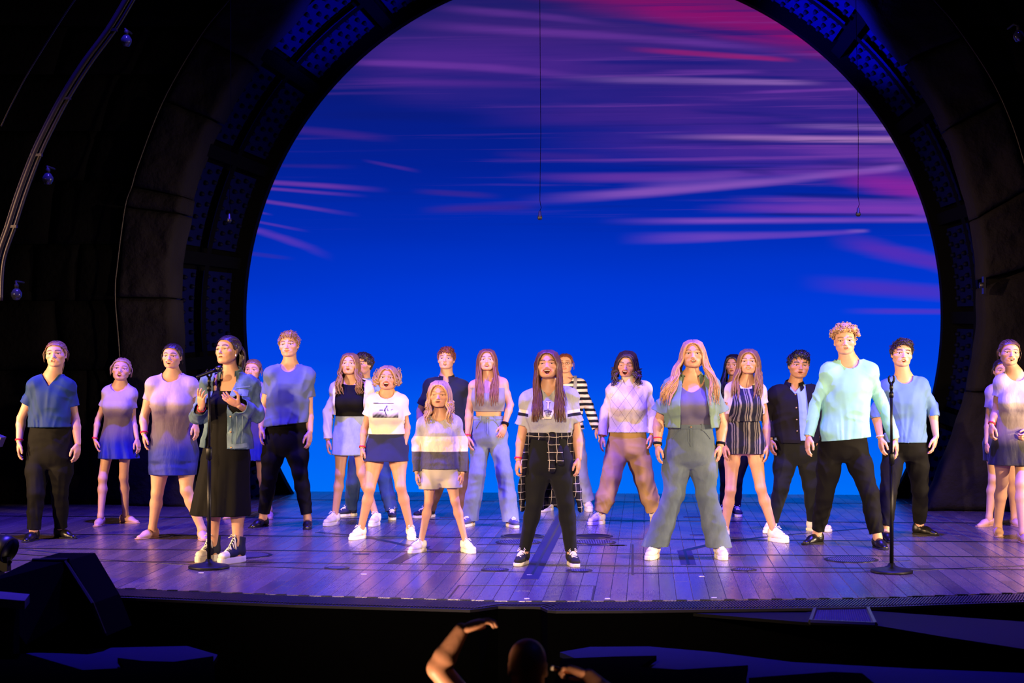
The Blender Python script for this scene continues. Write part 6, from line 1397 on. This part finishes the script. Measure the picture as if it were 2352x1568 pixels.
# 19 dark jacket
person(dict(label='black-haired boy in dark denim jacket over light-blue shirt', fem=0, feet=((1772, 1223, -22), (1868, 1220, 58)), head=(1834, 807, 1836, 868), face=(8, 0, 3), mouth=dict(open=.04, brow=-.01, fat=1.06), sh=((1771, 892), (1879, 890)), crotch=(1832, 1058), hip=48, waist=46, dep=1.12, knees=((1795, 1118), (1862, 1116)),
  armA=((1765, 957), (1768, 1008), (1772, 1036)), armB=((1884, 956), (1884, 1006), (1882, 1034)), armr=1.12, skin='tan', hair=('short', BK, dict(quiff=.05, swp=.1)),
  clothes=[pants(M_['blkjean'], 1000, (.090, .067, .051), len=.98), ('top', 'shirt', M_['sky'], dict(hem=1010, sleeve=.0, ease=.010, loose=.012, neck=('v', .04, .05))), ('jacket', 'denim_jacket', M_['charcoal'], dict(hem=1016, hemw=(1778, 1888), sleeve=.98, sr=(.064, .049), ease=.024, loose=.016, fold=.010, neck=('v', .06, .07), open=[(830, 1822, 1850), (890, 1828, 1850), (950, 1832, 1854), (1020, 1836, 1860)]))],
  shoes=('lowtop', M_['shwhite']), extra=[collar(M_['charcoal'], gap=.5, w=.072, h=.05), buttons([(1825, 905), (1826, 935), (1827, 962), (1828, 988)], .008, BRASS)]))
# 20 curly
person(dict(label='tall boy with curly blond hair in aqua long-sleeve shirt and black trousers', fem=0, feet=((1877, 1249, -42), (2016, 1260, 12)), head=(1942, 750, 1940, 814), hh=.232, face=(-4, 2, -2), mouth=dict(open=.05, wid=.8), iris=(.05, .035, .025), sh=((1891, 834), (2010, 834)), crotch=(1937, 1050), hip=49, waist=43, knees=((1894, 1140), (1996, 1133)),
  armA=((1872, 930), (1857, 1001), (1853, 1038)), armB=((2023, 920), (2056, 1008), (2061, 1036)), skin='fair', hair=('curly', BLO, dict(wisps=0, vol=.03)), neckw=1.05,
  clothes=[pants(M_['blk'], 1000, (.096, .072, .053), len=.95, fold=.010), ('top', 'long_sleeve_shirt', M_['aqua'], dict(hem=1008, hemw=(1889, 1999), slope=.10, sleeve=1.0, sr=(.059, .041), ease=.016, loose=.018, fold=.011, neck=('round', .085, .035)))], shoes=('slipper', M_['shblack'], SOLE_D)))
# 21 blue long sleeve
person(dict(label='dark-haired boy in blue long-sleeve shirt with pushed-up sleeves at the right', fem=0, feet=((2034, 1243, 4), (2112, 1228, 48)), head=(2071, 776, 2073, 847), hh=.236, face=(5, 4, 4), mouth=dict(open=.09, wid=.8), sh=((2024, 872), (2129, 869)), crotch=(2080, 1050), hip=44, waist=42, knees=((2040, 1132), (2113, 1122)),
  armA=((2011, 945), (2022, 1005), (2026, 1040)), armB=((2141, 934), (2150, 1002), (2144, 1034)), skin='fair', hair=('short', DBR, dict(quiff=.05, swp=.5)), clothes=[pants(M_['blk'], 1006, (.086, .067, .052), len=.95, fold=.008), ('top', 'long_sleeve_shirt', M_['blue'], dict(hem=1015, hemw=(2030, 2128), sleeve=.62, sr=(.058, .050), ease=.014, loose=.014, fold=.009, neck=('round', .080, .028)))],
  shoes=('oxford', M_['shblack'], SOLE_D), extra=[band('A', M_['offw'])]))
# 22, 23 dancers at right
dancer('dancer in white to black ombre dress mostly hidden at the right edge', 1.30, .80, res=.0130, hres=.0060, cb=(24, 22, 30), cm=(120, 108, 118), feet=((2272, 1209, -52), (2330, 1209, 10)), head=(2303, 826, 2303, 874), face=(0, 0, 0), sh=((2267, 884), (2340, 886)), crotch=(2302, 1040), hip=36, waist=28, thigh=.068,
  knees=((2282, 1100), (2326, 1100)), armA=((2270, 966), (2266, 1018), (2268, 1050)), armB=((2346, 960), (2348, 1010), (2348, 1040)), skin='light', hair=('bun', DBR, {}), dress=dict(shem=1058, shemw=(2262, 2344), swaist=970, shemd=.17, pleat=(8, .05, .4, .5)))
dancer('smiling dancer in white to black ombre dress cut by the right edge', 1.28, .86, ct=(186, 172, 172), cb=(24, 22, 30), cm=(128, 112, 116), feet=((2292, 1232, -8), (2350, 1248, 8)), head=(2319, 779, 2320, 839), face=(3, 2, 4), mouth=dict(open=.09, wid=1.3, smile=1.3), sh=((2286, 860), (2378, 864)), crotch=(2328, 1052), hip=43, waist=37,
  knees=((2302, 1108), (2346, 1112)), armA=((2287, 948), (2277, 975), (2276, 1008)), armB=((2386, 950), (2366, 990, -.10), (2350, 1006, -.16)), handA=dict(curl=.9), handB=dict(curl=1.0), skin='light', hair=('bun', BR, dict(wisps=6)), dress=dict(shem=1067, shemw=(2274, 2384), swaist=975, shemd=.17, pleat=(6, .04, .4, .5)), extra=[band('A')])
# 4 lead with denim jacket
def denim4(R, par):
    D2 = denim('denim_trim', (104, 124, 138), .8, 10, 1.8)
    strip_on(R, R.lasto, 'placket', [(541, 905), (536, 945), (537, 1000), (538, 1025)], .036, D2, .004, 14)
    strip_on(R, R.lasto, 'pocket_flap', [(556, 899), (566, 901), (577, 902)], .050, D2, .006, 6)
    strip_on(R, R.lasto, 'hem_band', [(536, 1021), (556, 1022), (575, 1020)], .034, D2, .005, 8)
    strip_on(R, R.lasto, 'yoke_seam', [(550, 890), (566, 888), (580, 886)], .008, D2, .005, 8)
    for x in (556, 568): strip_on(R, R.lasto, 'seam', [(x, 915), (x - 3, 960), (x - 4, 1016)], .007, D2, .005, 10)
def ear4(R, par):
    mb = MB(); mb.lathe([(.002, -.012), (.008, -.006), (.008, .004), (.002, .010)], tuple(R.H((.345, -.01, -.19))), 8); mb.obj('earring', plain('earring', (240, 236, 228), .3, .6), par, True)
person(dict(label='woman in faded denim jacket over black midi dress at the microphone', lift=.0, feet=((489, 1290, -26), (546, 1294, -34)), head=(527, 773, 516, 834), hh=.226, face=(-27, 8, -3), mouth=dict(open=.012, wid=1.0, smile=-.9, brow=.012), sh=((468, 860), (587, 868)), crotch=(516, 1072), hip=47, waist=39, thigh=.084,
  knees=((490, 1150), (545, 1150)), armA=((453, 958, .02), (463, 936, -.20), (460, 898, -.28)), armB=((588, 952, .0), (549, 931, -.20), (508, 908, -.26)), handA=dict(curl=.35, spread=.9, thumb=.8, palm=(.5, .2, .85)), handB=dict(curl=.30, spread=.6, thumb=1.2, palm=(-.2, .5, .85)), skin='light', tyaw=-8,
  hair=('pony', DBR, dict(ponyx=.10, plen=.30, wisps=6)), clothes=[('dress', 'dress', M_['blk'], dict(sleeve=0, neck=('tank', .075, .010, 0, 897, .0), ease=.006, loose=.004, fold=.004, shem=1182, shemw=(437, 577), swaist=945, shemd=.20, pleat=(9, .035, .3, .4))),
           ('jacket', 'denim_jacket', M_['denimj'], dict(hem=1028, hemw=(458, 582), slope=-.03, sleeve=.93, sr=(.069, .053), ease=.020, loose=.024, fold=.014, fs=(12, 12, 7), neck=('v', .07, .12), open=[(830, 498, 548), (870, 496, 550), (900, 494, 540), (945, 487, 531), (1035, 474, 533)]))],
  shoes=('hightop', M_['shnavy']), extra=[collar(M_['denimj'], gap=.7, w=.078, h=.05, drop=.01), ear4, denim4, band('A'), buttons([(540, 955), (540, 990), (542, 1025)], .009, BRASS)]))
# ---- conductor in the pit, seen from behind
def conductor():
    d = 7.3; root = at(1212, 1520, d); root[2] = -2.3; ro = empty('person', root); tag(ro, 'bald conductor seen from behind with one arm raised in the pit', 'person')
    J = lambda x, y, off=0.0: at(x, y, d + off) - root; hh = .24; hc = J(1212, 1531); sk = np.array(SK['warm'])
    HR = rotz(math.pi); hv, hq, hcol = head_build(hh, dict(open=.01, skin=tuple(sk), browc=(.1, .06, .04), fem=0), .0050)
    f = Field(hc - [.52, .40, 1.75], hc + [.52, .30, .0], .013); zs = hc[2] - .21
    f.add(prof([(zs - .66, 0, 0, .17, .12), (zs - .5, 0, 0, .18, .13), (zs - .3, 0, 0, .17, .12), (zs - .12, 0, 0, .19, .125), (zs - .02, 0, 0, .16, .09), (zs + .04, 0, .0, .08, .06)]), 0)
    f.add(cone((0, 0, zs), (hc[0], hc[1], hc[2] - .06), .068, .066), .03)
    for s in (-1, 1):
        f.add(cone((0, 0, zs + .01), (s * .19, 0, zs - .03), .05, .06), .05)
        h = np.array([s * .09, 0, zs - .64]); k = np.array([s * .11, .02, zs - 1.05]); a = np.array([s * .12, 0, .08]); f.add(cone(h, k, .09, .06), .04); f.add(cone(k, a, .06, .045), .03)
    eA, wA, tA = J(1006, 1535, .02), J(1060, 1447, .03), J(1112, 1424, .06); sA = np.array([-.19, 0, zs - .03]); eB, wB, tB = J(1405, 1610, .05), J(1352, 1552, .16), J(1318, 1538, .20); sB = np.array([.19, 0, zs - .03])
    for s_, e, w in ((sA, eA, wA), (sB, eB, wB)):
        f.lo = np.minimum(f.lo, 9); m1 = e + (w - e) * .3
    f2 = Field(np.min([sA, eA, wA, sB, eB, wB], 0) - .12, np.max([sA, eA, wA, sB, eB, wB], 0) + .12, .009)
    for s_, e, w in ((sA, eA, wA), (sB, eB, wB)):
        m1 = e + (w - e) * .3; f2.add(cone(s_, e, .056, .047), .01); f2.add(cone(e, m1, .046, .048), .01); f2.add(cone(m1, w, .048, .031), .01)
    VV, QQ, CC = [], [], []; n = 0
    for V, Q, c in ((f.mesh() + (None,)), (f2.mesh() + (None,)), (hv @ HR.T + hc, hq, hcol)):
        VV.append(V); QQ.append(Q + n); CC.append(np.tile(sk, (len(V), 1)) if c is None else c); n += len(V)
    for side, w, t_, palm, kw in (('A', wA, tA, (.45, .1, -1), dict(curl=.62, spread=.3, thumb=.5)), ('B', wB, tB, (-.2, -.3, -.9), dict(curl=1.15, spread=.1, thumb=.5))):
        v, q = place_hand(side, w, t_, palm, 1.04, **kw); VV.append(v); QQ.append(q + n); CC.append(np.tile(sk, (len(v), 1))); n += len(v)
    mesh_obj('body', np.vstack(VV), np.vstack(QQ), SKINM, ro, True, np.vstack(CC))
    g = Field(hc - [.42, .28, .95], hc + [.42, .24, -.02], .012); g.add(prof([(zs - .66, 0, 0, .20, .145), (zs - .5, 0, 0, .20, .15), (zs - .3, 0, 0, .20, .145), (zs - .12, 0, 0, .215, .145), (zs - .02, 0, 0, .18, .11), (zs + .035, 0, .0, .10, .085)]), 0)
    for s_, e in ((sA, eA), (sB, eB)): g.add(cone(s_, s_ + (e - s_) * .62, .082, .075), .04); g.add(cone((0, 0, zs), s_, .075, .08), .05)
    V, Q = g.mesh(); T = tris(Q); V, T = clip(V, T, V[:, 2] - (zs + .03))
    for s_, e in ((sA, eA), (sB, eB)):
        u = nrm(e - s_); L = np.linalg.norm(e - s_) * .60; t_ = (V - s_) @ u; r = np.linalg.norm(V - s_ - t_[:, None] * u, axis=1); V, T = clip(V, T, np.where((r < .12) & (t_ > 0), t_ - L, -1.0))
    mesh_obj('shirt', folds(V, normals(V, T), .006, 3), T, cloth('conductor_shirt', (44, 52, 66), .85), ro)
    lg = Field(np.array([-.26, -.16, -.01]), np.array([.26, .2, zs - .5]), .014); 
    for s in (-1, 1):
        h = np.array([s * .09, 0, zs - .60]); k = np.array([s * .11, .02, zs - 1.05]); a = np.array([s * .12, 0, .05]); lg.add(cone(h, k, .105, .08), .03); lg.add(cone(k, a, .08, .066), .03)
    V, Q = lg.mesh(); mesh_obj('trousers', V, Q, M_['blk'], ro)
    for s in (-1, 1): put_shoe(ro, 'oxford', M_['shblack'], np.array([s * .12, 0, 0]), math.pi, 1.05, SOLE_D)
    # baton
    b0, b1 = J(1322, 1546, .21), J(1266, 1533, .24); u = nrm(b1 - b0); bt = empty('baton', root); tag(bt, 'thick brown wooden baton with a pale tip in the conductor\'s hand', 'baton')
    mb = MB(); mb.tube([b0 - u * .05, b0, b1 - u * .012], [.009, .009, .010], 10); mb.obj('stick', plain('baton_wood', (150, 84, 44), .5), bt, True)
    mb = MB(); mb.tube([b1 - u * .012, b1 - u * .011, b1, b1 + u * .001], [.010, .0112, .0112, .008], 10); mb.obj('tip', plain('baton_tip', (226, 214, 196), .4), bt, True)
conductor()
